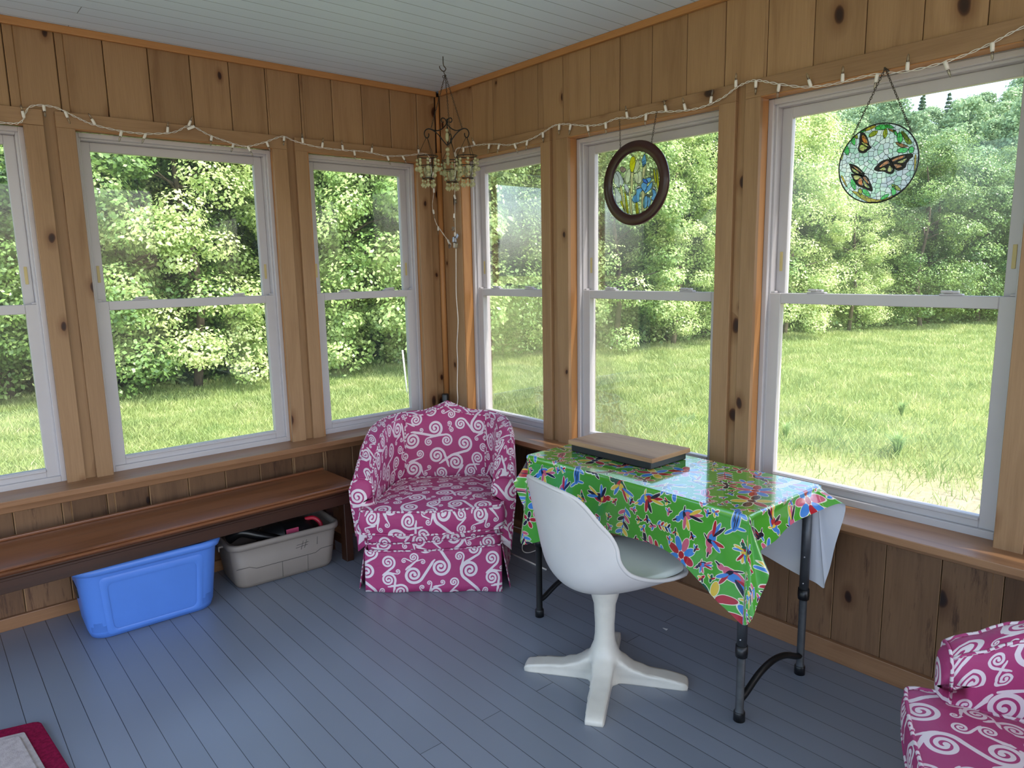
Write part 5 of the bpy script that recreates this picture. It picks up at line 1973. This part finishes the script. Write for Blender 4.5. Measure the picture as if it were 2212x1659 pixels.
for d in (74, 84, 94, 104, 114, 124, 134, 144, 154, 163):
    a = 9.0 + r_.uniform(0, 1)
    while a < (46 if d > 90 else 34):
        dd = d + r_.uniform(-3.5, 3.5)
        con = r_.random() < .2
        o = bpy.data.objects.new('pine_tree' if con else 'hill_tree', HILLC if con else HILLB)
        COL.objects.link(o)
        o.location = (CAM.x + dd * math.cos(math.radians(a)), CAM.y + dd * math.sin(math.radians(a)), hillz(dd, a) - .4)
        s_ = r_.uniform(.75, 1.2)
        o.scale = (s_ * (.85 if con else 1), s_ * (.85 if con else 1), s_ * r_.uniform(.85, 1.1) * (.8 if con else 1))
        o.rotation_euler = (0, 0, r_.uniform(0, 6.28))
        tag(o, 'dark pointed conifer among the trees of the far hill' if con else 'rounded broad-leaved tree on the far wooded hill', 'tree', 'conifers on the far hill' if con else 'broad-leaved trees on the far hill')
        cnt += 1
        a += math.degrees(r_.uniform(3.6, 5.6) / d)

# meadow grass: one mass of blades
def blades(n, dmin, dmax, h0, w0):
    az = np.radians(rng.uniform(8, 96, n))
    dl = np.interp(np.degrees(az), [p[0] for p in DIST], [p[1] for p in DIST])
    d = dmin + (np.minimum(dmax, dl + .8) - dmin) * rng.uniform(0, 1, n) ** .8
    x, y = CAM.x + d * np.cos(az), CAM.y + d * np.sin(az)
    keep = ~((x < 1.2) & (y < 1.2))
    keep &= ~((x < 6.5 + rng.uniform(0, 1.2, n)) & (y < 1.2 + rng.uniform(0, 1, n)) & (rng.uniform(0, 1, n) < .86))
    x, y, d = x[keep], y[keep], d[keep]
    N = len(x)
    clump = np.sin(x * 1.7 + 2.1 * np.sin(y * .9)) * np.cos(y * 1.3 + 1.2 * np.sin(x * .7))
    h = h0 * rng.uniform(.45, 1.1, N) * (1 + .35 * clump)
    w = w0 * (d / 10) * rng.uniform(.7, 1.3, N)
    a = rng.uniform(0, 2 * PI, N)
    lean = rng.normal(size=(N, 2)) * .38
    P = np.empty((N, 4, 3))
    cx_, sy_ = np.cos(a) * w, np.sin(a) * w
    P[:, 0] = np.stack([x - cx_, y - sy_, np.full(N, GZ)], 1)
    P[:, 1] = np.stack([x + cx_, y + sy_, np.full(N, GZ)], 1)
    P[:, 2] = np.stack([x + lean[:, 0] * h * .5 + cx_ * .8, y + lean[:, 1] * h * .5 + sy_ * .8, GZ + h * .6], 1)
    P[:, 3] = np.stack([x + lean[:, 0] * h, y + lean[:, 1] * h, GZ + h], 1)
    return P.reshape(-1, 3), np.arange(N * 4).reshape(-1, 4)
V_, F_ = blades(380000, 6.5, 46, .15, .005)
o = bpy.data.objects.new('meadow_grass', raw_mesh('meadow_grass', V_, F_, GRASSM))
COL.objects.link(o)
tag(o, 'tall yellow-green meadow grass between the porch and the trees', 'grass', None, 'stuff')
# undergrowth skirt under the trees
n_u = 70000
az_ = np.radians(rng.uniform(6, 104, n_u))
dl = np.interp(np.degrees(az_), [p[0] for p in DIST], [p[1] for p in DIST]) + rng.uniform(-.2, 7.0, n_u)
hz_ = rng.uniform(0, 1, n_u) ** 1.3 * 1.7
cen = np.stack([CAM.x + dl * np.cos(az_), CAM.y + dl * np.sin(az_), GZ + hz_], 1)
nn = rng.normal(size=(n_u, 3)) * .5 + np.array([-.2, -.3, .8])
V_, F_ = leaves(cen, nn / np.linalg.norm(nn, axis=1, keepdims=True), .13)
o = bpy.data.objects.new('undergrowth', raw_mesh('undergrowth', V_, F_, LEAF_A))
COL.objects.link(o)
tag(o, 'shaded leafy undergrowth at the foot of the trees', 'undergrowth', None, 'stuff')
# white meadow flowers low outside the left windows
mb = MB()
for k in range(130):
    x, y = r_.uniform(-2.6, -.6), r_.uniform(4.6, 6.6)
    h = r_.uniform(.22, .42)
    mb.tube([(x, y, GZ), (x + .02, y, GZ + h)], .003, 3)
    mb.ball((x + .02, y, GZ + h), r_.uniform(.018, .032), 6, 4, .35)
o = mb.build('wildflowers', plain('white_petals', (236, 236, 226), .8))
tag(o, 'white wildflowers in the grass outside the left-edge window', 'wildflowers', None, 'stuff')
# individual weeds near the right-hand window
def weed(x, y, h, n_, label):
    mb = MB()
    rr = random.Random(int(x * 100))
    for k in range(n_):
        a, l_ = rr.uniform(0, 6.28), h * rr.uniform(.6, 1.05)
        o_ = rr.uniform(.15, .55) * h
        w = .0055
        p0, p1, p2 = Vector((0, 0, 0)), Vector((o_ * .4 * math.cos(a), o_ * .4 * math.sin(a), l_ * .7)), Vector((o_ * math.cos(a), o_ * math.sin(a), l_ * rr.uniform(.8, 1)))
        s_ = Vector((-math.sin(a), math.cos(a), 0)) * w
        i = mb.add([p0 - s_, p0 + s_, p1 + s_ * .9, p1 - s_ * .9, p2])
        mb.face([i, i + 1, i + 2, i + 3])
        mb.face([i + 3, i + 2, i + 4])
    o = mb.build('weed', WEEDM)
    o.location = (x, y, GZ)
    return tag(o, label, 'plant')
for (px_, x, y, h, n_, lab) in ((0, 7.7, .16, .42, 70, 'biggest grassy tuft on the bare ground, low in the butterfly-disc window'), (1, 7.6, 1.75, .34, 40, 'small green tuft left of the big tuft, by the table edge'), (2, 10.6, 1.2, .3, 50, 'leafy weed clump in mid-meadow through the butterfly-disc window'), (3, 12.2, -.2, .34, 60, 'dark green weed clump toward the right of the butterfly-disc window')):
    weed(x, y, h, n_ * 2, lab)
mb = MB()
mb.tube([(0, 0, 0), (-.06, .02, 1.0)], .018, 8)
o = tag(mb.build('stake', PAPER), 'white stake leaning in the meadow, through the narrow window left of the corner', 'stake')
o.location = (CAM.x + 15.4 * math.cos(math.radians(57.9)), CAM.y + 15.4 * math.sin(math.radians(57.9)), GZ)
